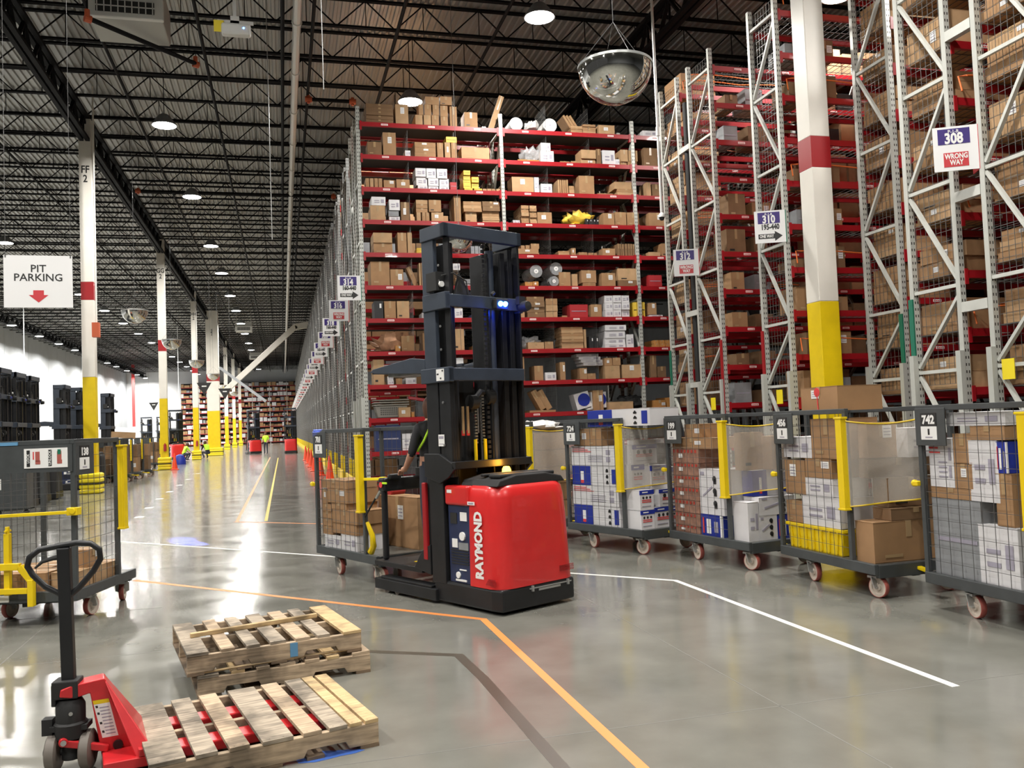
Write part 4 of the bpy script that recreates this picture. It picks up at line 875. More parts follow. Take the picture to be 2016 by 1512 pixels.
        for zz, sg in ((.80, 0), (1.58, 1)): e.tube([(P0.lerp(P1, i/N).x+.02*math.sin(i/N*9), P0.lerp(P1, i/N).y-.02*math.sin(i/N*9), zz+(.06*i/N if not sg else -.035*math.sin(PI*i/N))) for i in range(N+1)], .008, 6)
        e.build('curtain_hem', 'yellow_dark', t, fix=False)
    if towbar: MB().bar((L-.02, W/2, .25), (L+.22, W/2, .22), .05, .03).box(L+.16, L+.26, W/2-.05, W/2+.05, .20, .25).build('tow_hitch', 'yellow', t, bevel=.006)
    for i, (x, y_) in enumerate(((.42, .1), (L-.12, .1), (.42, W-.1), (L-.12, W-.1))): caster(t, x, y_, Z0-.02, steer=(.25 if i % 2 else -.15))
    return t
def fr(ox, oy, deg):
    c, s_ = math.cos(R(deg)), math.sin(R(deg))
    return lambda x, y: (ox+c*x-s_*y, oy+s_*x+c*y)
CARTS = {'742': (5.165, 6.235, -90, 'nearest cage cart on the right, numbered 742, with grey sack and white cartons'),
         '456': (4.973, 8.119, -89, 'cage cart numbered 456 with the yellow tote and a big carton on top'),
         '199': (4.512, 9.828, -80, 'cage cart numbered 199 with trays of red-capped bottles'),
         '724': (3.71, 11.33, -70, 'cage cart numbered 724 just right of the red truck, full of white and blue cartons'),
         '701': (.35, 10.811, -66.6, 'cage cart numbered 701 left of the red truck, half empty with brown cartons')}
LOADS = {
"724":"s 0.13 0.43 1.35 1.57 k|s 0.42 0.71 1.35 1.57 k|s 0.07 0.95 1.07 1.34 W|s 0.08 1.00 0.79 1.08 Q|s 0.06 1.01 0.51 0.82 W|s 0.09 1.02 0.23 0.56 Q|t 0.45 1.63 1.59 1.81 Q|e -0.20 0.06 0.59 0.79 B|e 0.15 0.55 0.59 0.78 B|e -0.22 0.06 0.32 0.54 B|e 0.06 0.36 0.33 0.56 B|e 0.35 0.56 0.34 0.55 B|e -0.11 0.31 1.11 1.35 B|e 0.08 0.39 0.82 1.08 B|e 0.38 0.57 0.79 1.05 B|e -0.13 0.09 0.80 1.10 B|e -0.10 0.45 1.37 1.41 w",
"199":"s 0.32 0.62 1.43 1.59 k|s 0.02 0.86 1.30 1.43 k|s 0.03 0.58 1.12 1.30 R|s 0.03 0.56 0.97 1.13 R|s 0.03 0.56 0.82 0.98 R|s 0.03 0.56 0.66 0.84 R|s 0.03 0.55 0.50 0.69 R|s 0.03 0.55 0.34 0.54 R|s 0.04 0.54 0.22 0.39 R|s 0.56 1.01 0.52 1.07 V|s 0.56 0.96 0.23 0.55 b|e -0.22 -0.02 0.32 0.73 w|e -0.00 0.49 0.81 1.06 Q|e -0.02 0.49 0.60 0.77 V|e -0.03 0.23 0.32 0.57 V|e 0.22 0.48 0.30 0.56 b|e -0.09 0.23 1.09 1.48 k|e 0.20 0.43 1.08 1.43 k",
"456":"s -0.05 0.55 1.20 1.43 w|s 0.54 1.03 1.22 1.61 k|s 0.06 0.42 0.79 1.20 k|s 0.42 0.85 1.02 1.22 k|s 0.40 0.86 0.82 1.03 w|s 0.33 0.94 0.52 0.85 w|s -0.01 0.34 0.47 0.78 k|s -0.06 0.98 0.12 0.56 y|t 0.41 1.00 1.68 1.92 k|e -0.20 0.58 0.29 0.67 k|e -0.07 0.26 1.27 1.56 k|e 0.24 0.58 1.24 1.50 w|e -0.08 0.61 1.09 1.23 K|e 0.06 0.59 0.82 1.05 K|e 0.02 0.57 0.72 0.78 K",
"742":"s -0.05 0.34 1.01 1.42 W|s 0.33 0.53 1.23 1.46 k|s 0.33 0.53 1.02 1.22 k|s -0.02 0.51 0.89 1.02 k|s -0.06 0.59 0.13 0.93 g|s 0.49 0.79 0.72 1.41 w|s 0.77 0.88 1.17 1.40 b|s 0.74 0.91 0.74 1.16 k|s 0.54 0.93 0.17 0.76 w|s 0.28 0.88 1.47 1.63 w|s 0.52 0.87 1.41 1.52 k",
"701":"s 0.03 0.71 0.99 1.10 k|s -0.03 0.22 0.80 0.98 k|s 0.22 0.71 0.81 1.00 k|s -0.02 0.31 0.71 0.81 k|s 0.31 0.69 0.74 0.83 k|s -0.04 0.33 0.62 0.72 k|s -0.05 0.32 0.53 0.64 k|s -0.07 0.32 0.43 0.55 k|s 0.33 0.94 0.56 0.76 k|s 0.33 0.93 0.45 0.60 k|s 0.11 0.54 0.21 0.45 w|s 0.54 0.93 0.24 0.48 w|d 0.50 1.38 0.26 0.89 k|d 0.30 0.75 0.47 1.00 r",
"138":"s 0.16 0.47 0.33 0.46 k|s 0.47 0.74 0.30 0.45 k|s 0.74 0.95 0.28 0.44 k|s 0.21 0.76 0.54 0.66 k|p 0.75 0.23 0.29 0.45 k",
}
for k, (ox, oy, dg, lb) in CARTS.items():
    ct = cart(k, ox, oy, dg, lb, curtain=(k != '701'), mid=1.2 if k == '701' else None)
    if k == '701':
        MB().bar((1.22, .0, 1.13), (1.56, .055, 1.14), .03, .03).box(1.52, 1.61, .03, .08, 1.12, 1.16).build('gate_bar', 'yellow_bright', ct, bevel=.004)
        MB().cyl((1.24, .0, .72), (1.57, .06, 1.09), .010, 8).build('gas_strut', 'rubber_black', ct); MB().cyl((1.45, .03, .93), (1.56, .055, 1.06), .016, 8).build('strut_rod', 'zinc', ct)
        MB().tube([(1.25, .02, .66), (1.32, .04, .52), (1.30, .06, .40), (1.24, .06, .33)], [.02, .03, .035, .04], 8).build('pedal', 'yellow', ct, smooth=True)
    F = fr(ox, oy, dg); n = 0
    its = [q.split() for q in LOADS[k].split('|')]
    # let every piece rest on the one below it
    for ty_ in 'se':
        done = []
        for q in sorted([q for q in its if q[0] == ty_], key=lambda e: float(e[3])):
            a_, b2, z1_ = float(q[1]), float(q[2]), float(q[4]); sup = .302
            for (pa, pb, pz) in done:
                if min(pb, b2)-max(pa, a_) > .03 and pz < z1_-.05: sup = max(sup, pz)
            if float(q[3])-sup > .22 and q[5] not in 'yg':
                zz = float(q[3]); its.append([ty_, q[1], q[2], '%.3f' % sup, '%.3f' % zz, 'k']); done.append((a_, b2, zz)); sup = zz
            q[3] = '%.3f' % sup
            if float(q[3]) > z1_-.05: q[4] = '%.3f' % (float(q[3])+.06); z1_ = float(q[4])
            done.append((a_, b2, z1_))
    order = {}; names = {}
    for q in its: order.setdefault((q[0], q[5]), []).append(q)
    for q in order.values():
        q.sort(key=lambda e: (-round(float(e[4])/.12), float(e[1])))
        for i_, e in enumerate(q): names[id(e)] = 'the only one' if len(q) == 1 else '%s from the top' % ordn(i_)
    for it in its:
        ty, a, b_, z0, z1, c = it; a, b_, z0, z1 = float(a), float(b_), float(z0), float(z1); n += 1
        if z1 <= z0+.04: z1 = z0+.05
        z0 = max(z0, .302)
        if z1-z0 < .05: continue
        h = z1-z0-.004
        if k == '742' and n >= 10: z0 += .0
        if ty in 'st':
            a = max(a, .055) if ty == 's' else a; b_ = min(b_, 1.10) if ty == 's' else b_
            w_ = b_-a-.008; d = random.uniform(.38, .42) if ty == 's' else .5; yc = .045+d/2+.015; rz = R(dg)
            x, y = F((a+b_)/2, yc)
        elif ty == 'd':
            w_ = b_-a; d = .25; x, y = F((a+b_)/2, .58+.13+(.0 if c == 'k' else .04)); rz = R(dg)
        else:
            a += .24; b_ += .24; a = max(a, .06); b_ = min(b_, .89); w_ = b_-a-.008; xf = 1.39 if z1 < .82 else min(1.39, 1.15+.54*a); d = .25 if z1 < .82 else max(.09, xf-1.105); x, y = F(xf-d/2, (a+b_)/2); rz = R(dg+90)
            if w_ < .08: continue
            if a < .5 and k in ('199',) : pass
        place = {'s': 'behind the side mesh', 't': 'on top of the load', 'e': 'at the open end', 'd': 'on the open deck'}[ty]
        if k == '742' and c == 'g':
            b = MB(); N = 10
            o = carton(w_, d, h, 'g', None, (x, y, z0), rz, 'big grey wrapped sack on the nearest cart 742', None, name='grey_sack'); continue
        if k == '456' and c == 'y':
            tt = thing('yellow_tote', 'yellow ribbed plastic tote at the bottom of cart 456', 'tote', (x, y, z0), rz)
            b = MB(); b.prism([(-w_/2+.04, 0), (w_/2-.04, 0), (w_/2-.01, h), (-w_/2+.01, h)], -d/2, d/2, 'y'); b.build('tote_body', 'yellow', tt, bevel=.01)
            b = MB().box(-w_/2-.01, w_/2+.01, -d/2-.015, d/2+.015, h-.03, h); 
            for i in range(7): b.bar((-w_/2+.1+i*(w_-.2)/6, -d/2-.008, .02), (-w_/2+.08+i*(w_-.16)/6, -d/2-.008, h-.03), .02, .015, up=(0, 1, 0))
            b.build('rim', 'yellow', tt, bevel=.004); continue
        if k == '701' and c == 'r':
            b = MB().prism([(-.2, 0), (.02, 0), (.06, .28), (.2, .45), (.18, .52), (-.04, .5), (-.14, .3)], -.1, .1, 'y')
            o = b.build('red_case', 'box_red', None, (x, y, z0), rz, bevel=.02); tag(o, 'red curved case standing behind the big carton on cart 701', 'case'); continue
        made = carton(w_, d, h, c, None, (x, y, z0), rz+R(random.uniform(-.6, .6)), '%s %s of cart %s, %s' % (CN[c], place, k, names[id(it)]), 'goods on the cage carts',
               name='bottle_tray' if c == 'R' else None)
        if k == '456' and ty == 't': MB().lathe([(0, -.003), (.045, -.003), (.045, 0)], (-.02, -d/2-.002, h*.78), 9, 0, 'y').bar((-.02, -d/2-.003, h*.75), (-.01, -d/2-.003, h*.05), .012, .004, up=(0, 1, 0)).build('red_spill', 'print_red', made, fix=False)
# the fifth cart, half hidden behind the truck, wrapped in film
ct = cart('688', 2.83, 12.9, -60, 'cage cart half hidden behind the truck, its load wrapped in clear film', curtain=True)
F = fr(2.83, 12.9, -60); i = 0
for lvl in range(5):
    for c_ in range(3):
        x, y = F(.3+c_*.38, .42); carton(.36, .6, .24, random.choice('kkl'), None, (x, y, .302+.245*lvl), R(-60), 'film-wrapped carton on the cart behind the truck, %s layer up, %s from the label' % (ordn(lvl), ordn(c_)), 'goods on the cage carts'); i += 1
x, y = F(.7, .45); o = blob(1.1, .6, .16, 31, 20, .25).build('plastic_film', 'film_white', None, (x, y, 1.53), R(-60), smooth=True); tag(o, 'crumpled white film lying over the wrapped load behind the truck', 'film')
# cart on the left foreground
c138 = cart('138', -1.856, 8.771, 75, 'cage cart numbered 138 at the left behind the pallet jack', L=1.24, W=.98, curtain=False, lockplate=True, mid=.88)
MB().bar((-.04, -.01, 1.03), (-.04, .98, 1.01), .03, .03).box(-.06, .02, -.045, .055, 1.0, 1.07).build('drop_bar', 'yellow', c138, bevel=.004)
hb = MB(); hb.bar((-.05, .60, .30), (-.05, .60, .86), .05, .05).cyl((-.09, .60, .88), (-.0, .60, .88), .012, 8).cyl((-.05, .60, .86), (-.05, .60, .92), .02, 8)
hb.bar((-.08, .85, .56), (-.08, .47, .56), .05, .06).bar((-.08, .47, .56), (-.08, .36, .42), .05, .06).bar((-.08, .37, .44), (-.08, .37, .20), .05, .06).bar((-.08, .85, .34), (-.08, .40, .34), .04, .05)
hb.build('tow_frame', 'yellow', c138, bevel=.004)
MB().box(-.012, 0, .62, .80, .23, .29).build('sticker', 'label_white', c138)
F = fr(-1.856, 8.771, 75)
for i, (x0, x1, y0, y1, z0, h) in enumerate(((.06, .42, .32, .95, .302, .17), (.44, .86, .5, .95, .302, .16), (.12, .40, .05, .30, .302, .16), (.42, .70, .05, .46, .302, .155), (.72, .98, .05, .42, .302, .15), (.88, 1.1, .5, .9, .302, .14), (.36, .62, .08, .36, .46, .17))):
    x, y = F((x0+x1)/2, (y0+y1)/2); carton(x1-x0, y1-y0, h, random.choice('kl'), None, (x, y, z0), R(75+random.uniform(-2, 2)), ['flat brown carton at the front mesh of cart 138', 'brown carton in the middle of cart 138', 'small brown carton by the corner post of cart 138', 'brown carton under the cube-shaped one on cart 138', 'brown carton nearest the yellow channel on cart 138', 'brown carton at the far corner of cart 138', 'cube-shaped brown carton on top of the load on cart 138'][i], 'goods on the cage carts')
# row of parked dark carts further back on the left
for i, (x, y, lb) in enumerate(((-7.0, 36.3, 'parked cage cart full of cartons left of the second column, nearest of its row'), (-6.9, 38.4, 'parked cage cart full of cartons left of the second column, second of its row'), (-6.8, 40.6, 'parked cage cart full of cartons left of the second column, third of its row'), (-7.4, 51.0, 'parked cage cart behind the second column'), (-8.6, 56, 'parked cage cart farther back between second and third column'))):
    o = copy_tree(c138)
    o.location = (x, y, 0); o.rotation_euler = (0, 0, 0); tag(o, lb, 'cart', 'grey cage carts')
    for ch in list(REG.get(o.name, [])):
        nm = ch.name
        if nm.split('.')[0] in ('drop_bar', 'tow_frame', 'lock_plate', 'number_plate', 'sticker', 'blue_tag'):
            for g2 in list(REG.pop(nm, [])): bpy.data.objects.remove(g2)
            bpy.data.objects.remove(ch)
    REG.pop(o.name)
    for q in range(2):
        for lvl in range(2):
            carton(.5, .75, .6-.1*lvl, random.choice('kK'), None, (x+.33+.52*q, y+.5, .302+.605*lvl), 0, 'large carton on the %s distant parked cart, %s %s one' % (ordn(i), ('lower', 'upper')[lvl], ('left', 'right')[q]), 'goods on the parked carts')
carton(.9, .7, .25, 'l', None, (-6.4, 38.9, 1.70), R(12), 'flat carton lying askew on top of the parked carts', 'goods on the parked carts', tilt=R(5))
# ---------------------------------------------------------------- order picker truck
def truck(name, label, x, y, deg, detail=True, cover='truck_red'):
    """local x = across the truck, local y = from the power unit toward the platform"""
    t = thing(name, label, 'order picker truck', (x, y, 0), R(deg), 'red and black order pickers')
    W = .95
    # chassis
    c = MB(); c.prism([(.02, .0), (.0, .12), (.0, .98), (W, .98), (W, .12), (W-.05, 0), (.12, -.0)], .03, .225, 'z')
    c.build('chassis', 'black_steel', t, bevel=.02)
    for xa, xb in ((-.035, .11), (W-.11, W+.035)):
        MB().box(xa, xb, .92, 2.0, .03, .14).box(xa+.01, xb-.02, 1.0, 1.9, .14, .165).build('outrigger', 'black_steel', t, bevel=.008)
        for yy in (1.62, 1.8): MB().cyl(((xa+xb)/2-.05, yy, .052), ((xa+xb)/2+.05, yy, .052), .052, 14).build('load_wheel', 'tyre_grey', t, smooth=True)
    MB().cyl((.42, .3, .1), (.52, .3, .1), .1, 16).build('drive_wheel', 'tyre_grey', t, smooth=True)
    # red cover: lofted rounded shell
    r = MB(); N = 44
    def ring(z, ins, rad):
        X0, X1, Y0, Y1 = ins, W-ins, ins*1.0, .42
        pts = []
        rd = rad
        for cx, cy, a0 in ((X1-rd, Y0+rd, -90),):
            pass
        for i in range(11): a = R(180+9*i); pts.append((X0+rd+rd*math.cos(a), Y0+rd+rd*math.sin(a), z))
        for i in range(11): a = R(270+9*i); pts.append((X1-rd+rd*math.cos(a), Y0+rd+rd*math.sin(a), z))
        pts += [(X1, Y1, z), (X0, Y1, z)]
        return pts
    sec = [(.225, .0, .16), (.5, .006, .17), (.85, .014, .18), (1.02, .022, .19), (1.09, .035, .19), (1.125, .06, .18), (1.14, .10, .16)]
    k = 0; n = 24
    for z, ins, rad in sec: r.v += ring(z, ins, rad)
    for j in range(len(sec)-1):
        for i in range(n): r.f.append((j*n+i, j*n+(i+1) % n, (j+1)*n+(i+1) % n, (j+1)*n+i)); r.m.append(0)
    r.f.append(tuple((len(sec)-1)*n+i for i in range(n))); r.m.append(0); r.f.append(tuple(reversed(range(n)))); r.m.append(0)
    cov = r.build('power_unit_cover', cover, t, smooth=True)
    hd = MB().box(.0, W, .42, .775, .94, 1.125).build('cover_arm', cover, t, bevel=.025, seg=3)
    lid = MB().prism([(.06, 1.12), (.10, 1.175), (.30, 1.215), (.66, 1.215), (.86, 1.175), (.91, 1.12)], .07, .60, 'y'); lid.box(.14, .82, .12, .28, 1.19, 1.225).box(.14, .82, .34, .40, 1.20, 1.228)
    lid.build('battery_lid', 'rubber_black', t, bevel=.02, seg=3)
    MB().lathe([(0, 1.275), (.03, 1.27), (.042, 1.245), (.045, 1.21), (0, 1.21)], (.53, .48, 0), 14).build('strobe_lamp', 'amber' if detail else 'pipe_orange', t, smooth=True)
    if detail:
        l = bpy.data.lights.new('strobe_light', 'POINT'); l.energy = 4; l.color = (1, .45, .05); l.shadow_soft_size = .05
        q = bpy.data.objects.new('strobe_light', l); COL.objects.link(q); adopt(q, t); q.location = (.53, .48, 1.31)
    # control panel recessed in the left side
    cp = MB().box(.025, .06, .43, .75, .23, .94, 0)
    cp2 = MB()
    cp.box(.02, .025, .47, .57, .80, .88, 1); cp.box(.02, .025, .62, .72, .77, .87, 2); cp.cyl((.01, .54, .66), (.025, .54, .66), .04, 14, 1); cp.box(.018, .025, .62, .70, .55, .63, 1)
    for i in range(6): cp.box(.018, .025, .46, .72, .40+.025*i, .408+.025*i, 2)
    cp.box(.018, .025, .50, .60, .345, .355, 1).cyl((.012, .62, .30), (.025, .62, .30), .03, 12, 1).box(.016, .025, .5, .66, .245, .262, 1)
    cp.box(.018, .025, .46, .6, .535, .6, 3)
    cp.build('control_panel', ['panel_navy', 'label_white', 'print_black', 'box_grey'], t, bevel=0)
    MB().box(.06, W-.06, .42, .75, .225, .94).build('battery_box', 'black_steel', t)
    if detail:
        text('RAYMOND', .15, 'label_white', t, (-.001, .275, .60), (0, -PI/2, 0), bold=.05, sx=.80, thick=.001)
        e = MB().box(-.004, .003, .32, .42, .955, .985, 0); e.box(-.005, .003, .335, .405, .962, .978, 1)
        e.box(-.003, .002, .66, .73, 1.055, 1.085, 0); e.build('badge', ['label_white', 'print_grey'], t)
        v = MB()
        for i in range(5): v.box(-.002, .004, .06+.0, .2-.01*i, .26+.012*i, .265+.012*i); v.box(.72, .90, -.003, .004, .30+.012*i, .305+.012*i)
        v.build('vent', 'band_red', t)
        MB().box(.34, .86, -.006, .0, .19, .20).box(.36, .38, -.02, 0, .17, .22).box(.80, .82, -.02, 0, .17, .22).box(.45, .72, -.004, .0, .165, .185).build('data_strip', 'zinc', t)
    # mast
    m = MB()
    y0, y1 = .62, 1.0
    for xa in (-.005, W-.05): MB().box(xa, xa+.055, y0+.165, y1, .2, 1.27).build('mast_base', 'mast_black', t, bevel=.006)
    m = MB()
    m.box(-.012, .03, .80, .99, 1.20, 2.12).box(-.005, .03, .62, .79, 1.2, 2.1).box(.03, .055, .62, .70, 1.20, 3.5).box(.03, .055, .92, .98, 1.2, 3.5).box(.085, .105, .66, .96, .3, 3.42).box(.105, .13, .68, .74, .3, 3.42)
    m.build('mast_rail', 'mast_black', t, bevel=.004)
    m = MB()
    m.box(W-.03, W+.005, .66, .99, 1.20, 3.5).box(W-.055, W-.03, .62, .70, 1.20, 3.5).box(.80, .83, .66, .96, .3, 3.42).box(.83, .86, .66, .72, .3, 3.42).box(.70, .725, .68, .96, .3, 3.38).box(.70, .76, .66, .68, .3, 3.38).box(.535, .555, .67, .94, .3, 3.36).box(.555, .93, .94, .955, .3, 3.36)
    m.build('mast_rail', 'mast_black', t, bevel=.004)
    MB().box(.14, .54, .95, .965, .35, 2.12).box(.14, .24, .80, .95, .35, 2.12).build('mast_guard', 'rubber_black', t)
    MB().box(-.014, .03, .80, .99, 2.2, 3.5).build('mast_side_plate', 'mast_slate', t, bevel=.004)  # upper left plate, its lit tone put into the colour
    # side plates and cross members, light on black steel painted in as slate
    s1 = MB(); s1.box(-.03, W-.01, .60, .66, 3.46, 3.59).box(-.03, .03, .60, .99, 3.46, 3.59).box(W-.07, W-.01, .6, .99, 3.46, 3.59)
    s1.build('top_cross_member', 'mast_slate', t, bevel=.006)
    s2 = MB().box(-.02, W-.02, .61, .65, 2.80, 2.92).box(-.03, .03, .61, .98, 2.78, 2.94).box(W-.06, W-.01, .61, .98, 2.78, 2.94)
    s2.build('upper_cross_member', 'mast_slate', t, bevel=.006)
    s3 = MB().box(-.03, W-.04, .59, .64, 2.10, 2.22).box(-.035, .03, .59, 1.04, 2.09, 2.23).box(W-.09, W-.04, .6, 1.0, 2.1, 2.22)
    s3.build('lower_cross_member', 'mast_slate', t, bevel=.006)
    # tray under the mast
    tr = MB().prism([(.56, 1.28), (.60, 1.33), (.80, 1.42), (1.04, 1.42), (1.04, 1.20), (.80, 1.14), (.66, 1.20)], -.03, .0, 'x').prism([(.56, 1.28), (.60, 1.33), (.80, 1.42), (1.04, 1.42), (1.04, 1.20), (.80, 1.14), (.66, 1.20)], W-.03, W, 'x').box(-.03, W-.03, .545, .60, 1.275, 1.345).box(.0, W-.05, .60, .95, 1.27, 1.29)
    tr.build('mast_tray', 'black_steel', t, bevel=.005)
    # cylinders, hoses, chain
    MB().cyl((.625, .74, 1.3), (.625, .74, 3.40), .042, 16).build('lift_cylinder', 'mast_slate', t, smooth=True)
    MB().cyl((.46, .75, 1.3), (.46, .75, 1.95), .012, 8).cyl((.42, .75, 1.6), (.42, .75, 1.95), .01, 8).build('piston_rod', 'steel', t)
    ch = MB()
    for i in range(44): ch.box(.495, .525, .69, .71, 1.35+i*.048, 1.38+i*.048)
    ch.build('lift_chain', 'rubber_black', t, fix=False)
    for cx in (.36, .45):
        ch = MB()
        for i in range(16): ch.box(cx, cx+.03, .72, .74, 1.5+i*.03, 1.518+i*.03)
        ch.build('hose_coil', 'deck_plate', t, fix=False)
    for cx in (.34, .46): MB().cyl((cx, .70, 1.34), (cx, .70, 1.54), .017, 10).build('yellow_sleeve', 'yellow', t)
    MB().tube([(.35, .76, 1.8), (.36, .74, 1.9), (.45, .73, 2.0), (.55, .74, 1.98), (.6, .78, 1.85)], .03, 8).cyl((.30, .72, 1.9), (.38, .72, 1.9), .07, 14).cyl((.50, .72, 1.95), (.58, .72, 1.95), .08, 14).build('hose', 'rubber_black', t, smooth=True)
    MB().cyl((.22, .73, 1.60), (.22, .73, 1.86), .014, 8).cyl((.28, .73, 1.60), (.28, .73, 1.86), .014, 8).build('spring', 'tape', t)
    MB().box(.205, .235, .725, .74, 1.58, 1.63).box(.265, .295, .725, .74, 1.58, 1.63).build('spring_end', 'print_red', t)
    # latch block with lamp on the left plate
    MB().box(-.05, .05, .72, .88, 2.96, 3.14).tube([(.0, .7, 3.1), (.08, .62, 3.12), (.22, .60, 3.05), (.24, .60, 2.92)], .008, 6).prism([(.1, 2.92), (.3, 2.92), (.16, 3.12)], .62, .66, 'y').build('latch_block', 'rubber_black', t, bevel=.005)
    MB().cyl((.0, .71, 3.02), (.0, .69, 3.02), .028, 12).build('latch_lamp', 'label_white', t)
    if detail:
        MB().box(-.040, -.034, .66, .78, 2.105, 2.215, 0).box(-.042, -.040, .67, .69, 2.19, 2.205, 1).box(-.042, -.040, .70, .72, 2.12, 2.135, 1).box(-.042, -.040, .74, .77, 2.16, 2.175, 1).build('sticker', ['label_white', 'print_black'], t)
        MB().box(-.018, -.012, .72, .81, 1.49, 1.60, 0).box(-.019, -.018, .73, .80, 1.56, 1.585, 1).box(-.019, -.018, .73, .80, 1.51, 1.515, 1).build('sticker', ['label_white', 'print_grey'], t)
        b = MB()
        for z in (1.3, 1.5, 1.9, 2.4, 2.62, 3.05, 3.2): b.cyl((-.02, .72, z), (-.012, .72, z), .012, 8)
        for z in (2.98, 3.05): b.cyl((-.045, .86, z), (-.012, .86, z), .012, 8)
        b.build('bolt', 'steel', t)
    # blue warning lamp and mirror lamp on the upper cross member
    MB().box(.54, .70, .55, .61, 2.80, 2.90).cyl((.50, .57, 2.93), (.54, .57, 2.96), .02, 8).build('warning_lamp', 'rubber_black', t, bevel=.01)
    bl = MB(); 
    for xx in (.59, .65): bl.cyl((xx, .549, 2.85), (xx, .535, 2.845), .026, 14)
    bl.build('blue_lens', 'blue_glow' if detail else 'box_blue', t)
    MB().lathe([(0, -.05), (.045, -.045), (.055, 0), (.055, .05), (0, .06)], (.90, .53, 2.84), 16, 0, 'y').box(.84, .92, .55, .6, 2.86, 2.94).build('spot_lamp', 'rubber_black', t, smooth=True)
    if detail:
        l = bpy.data.lights.new('blue_light', 'POINT'); l.energy = 3.0; l.color = (.02, .08, 1); l.shadow_soft_size = .02
        q = bpy.data.objects.new('blue_light', l); COL.objects.link(q); adopt(q, t); q.location = (.66, .50, 2.80)
        l = bpy.data.lights.new('blue_spot', 'SPOT'); l.energy = 50000; l.color = (.08, .14, 1); l.spot_size = R(5.2); l.spot_blend = .6; l.shadow_soft_size = .01
        q = bpy.data.objects.new('blue_spot', l); COL.objects.link(q); q['keep'] = 1; adopt(q, t); q.location = (.1, 1.95, 2.32)
        tgt = Vector((-1.47, 14.8, 0)); src = Vector((x+math.cos(R(deg))*.1-math.sin(R(deg))*1.95, y+math.sin(R(deg))*.1+math.cos(R(deg))*1.95, 2.32))
        dq = (tgt-src).to_track_quat('-Z', 'Y'); q.rotation_mode = 'QUATERNION'
        from mathutils import Quaternion
        q.rotation_quaternion = Quaternion((0, 0, 1), -R(deg)) @ dq
    # overhead guard on the platform side
    og = MB().prism([(1.0, 2.19), (1.0, 2.33), (1.25, 2.36), (1.95, 2.30), (2.0, 2.27), (1.9, 2.25)], -.01, .03, 'x').prism([(1.0, 2.19), (1.0, 2.33), (1.25, 2.36), (1.95, 2.30), (2.0, 2.27), (1.9, 2.25)], W-.05, W-.01, 'x').box(0, W-.02, 1.92, 1.98, 2.25, 2.30)
    for i in range(5): og.box(.12+.16*i, .15+.16*i, 1.0, 1.93, 2.27, 2.30)
    og.build('overhead_guard', 'mast_slate', t, bevel=.005)
    MB().box(.02, .3, 1.2, 1.7, 2.20, 2.26).build('guard_panel', 'deck_plate', t)
    # platform and operator station
    pf = MB().box(.0, W-.03, 1.18, 2.05, .26, .31).prism([(1.02, .26), (1.30, .31), (1.16, .48), (1.02, .55)], -.01, .03, 'x').prism([(1.02, .26), (1.30, .31), (1.16, .48), (1.02, .55)], W-.04, W, 'x')
    pf.build('platform', 'black_steel', t, bevel=.006)
    MB().box(.18, .32, 1.45, 1.58, .31, .314).build('yellow_decal', 'yellow_dark', t)
    MB().box(.03, W-.05, 1.02, 1.10, .31, 1.22).build('backrest', 'rubber_black', t, bevel=.02)
    MB().box(-.02, .02, 1.06, 1.12, .40, 1.14).build('red_pad', 'band_red', t, bevel=.01)
    cs = MB().box(.05, W-.1, 1.90, 2.02, 1.02, 1.16).box(.1, .25, 1.86, 1.92, 1.14, 1.2).box(.06, .12, 1.93, 1.99, .31, 1.05).box(W-.18, W-.12, 1.93, 1.99, .31, 1.05)
    cs.build('operator_console', 'mast_black', t, bevel=.02)
    if detail:
        MB().cyl((.045, 1.95, 1.09), (.04, 1.95, 1.09), .03, 14).build('red_disc', 'print_red', t)
        MB().box(.04, .05, 1.84, 1.92, 1.1, 1.12).build('console_strip', 'vest_lime', t)
    MB().cyl((.3, 1.96, 1.15), (.3, 1.96, 1.28), .025, 10).build('control_knob', 'rubber_black', t)
    MB().cyl((.55, 1.96, 1.15), (.55, 1.96, 1.24), .05, 14).build('steer_tiller', 'rubber_black', t)
    return t
hero = truck('order_picker_truck', 'red and black order picker truck in the centre, amber lamp lit, lettered RAYMOND', 1.789, 7.415, 26)
# the parked ones are made once without the small marks and copied
pk = truck('order_picker_truck', 'x', -6.2, 25.0, 90, detail=False, cover='rubber_black')
pr_ = truck('order_picker_truck', 'x', 0, 66, 90, detail=False)
PK = [(-6.2, 24.3, 90, 'parked black order picker mast nearest at the left edge'), (-6.3, 26.0, 90, 'parked black order picker, second from the left edge'), (-6.35, 27.6, 90, 'parked black order picker just left of the first white column'),
      (-6.5, 32.4, 92, 'parked black order picker mast right behind the first white column'), (-6.4, 34.3, 88, 'parked black order picker partly covered by the first white column'), (-6.3, 39.2, 90, 'last parked black order picker before the second column'),
      (-7.6, 65.5, 20, 'parked order picker left of the third column'), (-12.5, 86, 15, 'small distant order picker against the bright wall, left one'), (-11.2, 86.5, 15, 'small distant order picker against the bright wall, right one'),
      (.1, 70.5, 0, 'distant order picker at the right of the far aisle beside the cones'), (-2.6, 74.0, 14, 'distant order picker at the left of the far aisle, under the racks')]
for i, (x, y, a, lb) in enumerate(PK):
    o = pk if i == 0 else (pr_ if i == 6 else copy_tree(pk if i < 6 else pr_))
    o.location = (x, y, 0); o.rotation_euler = (0, 0, R(a)); tag(o, lb, 'order picker truck', 'red and black order pickers')
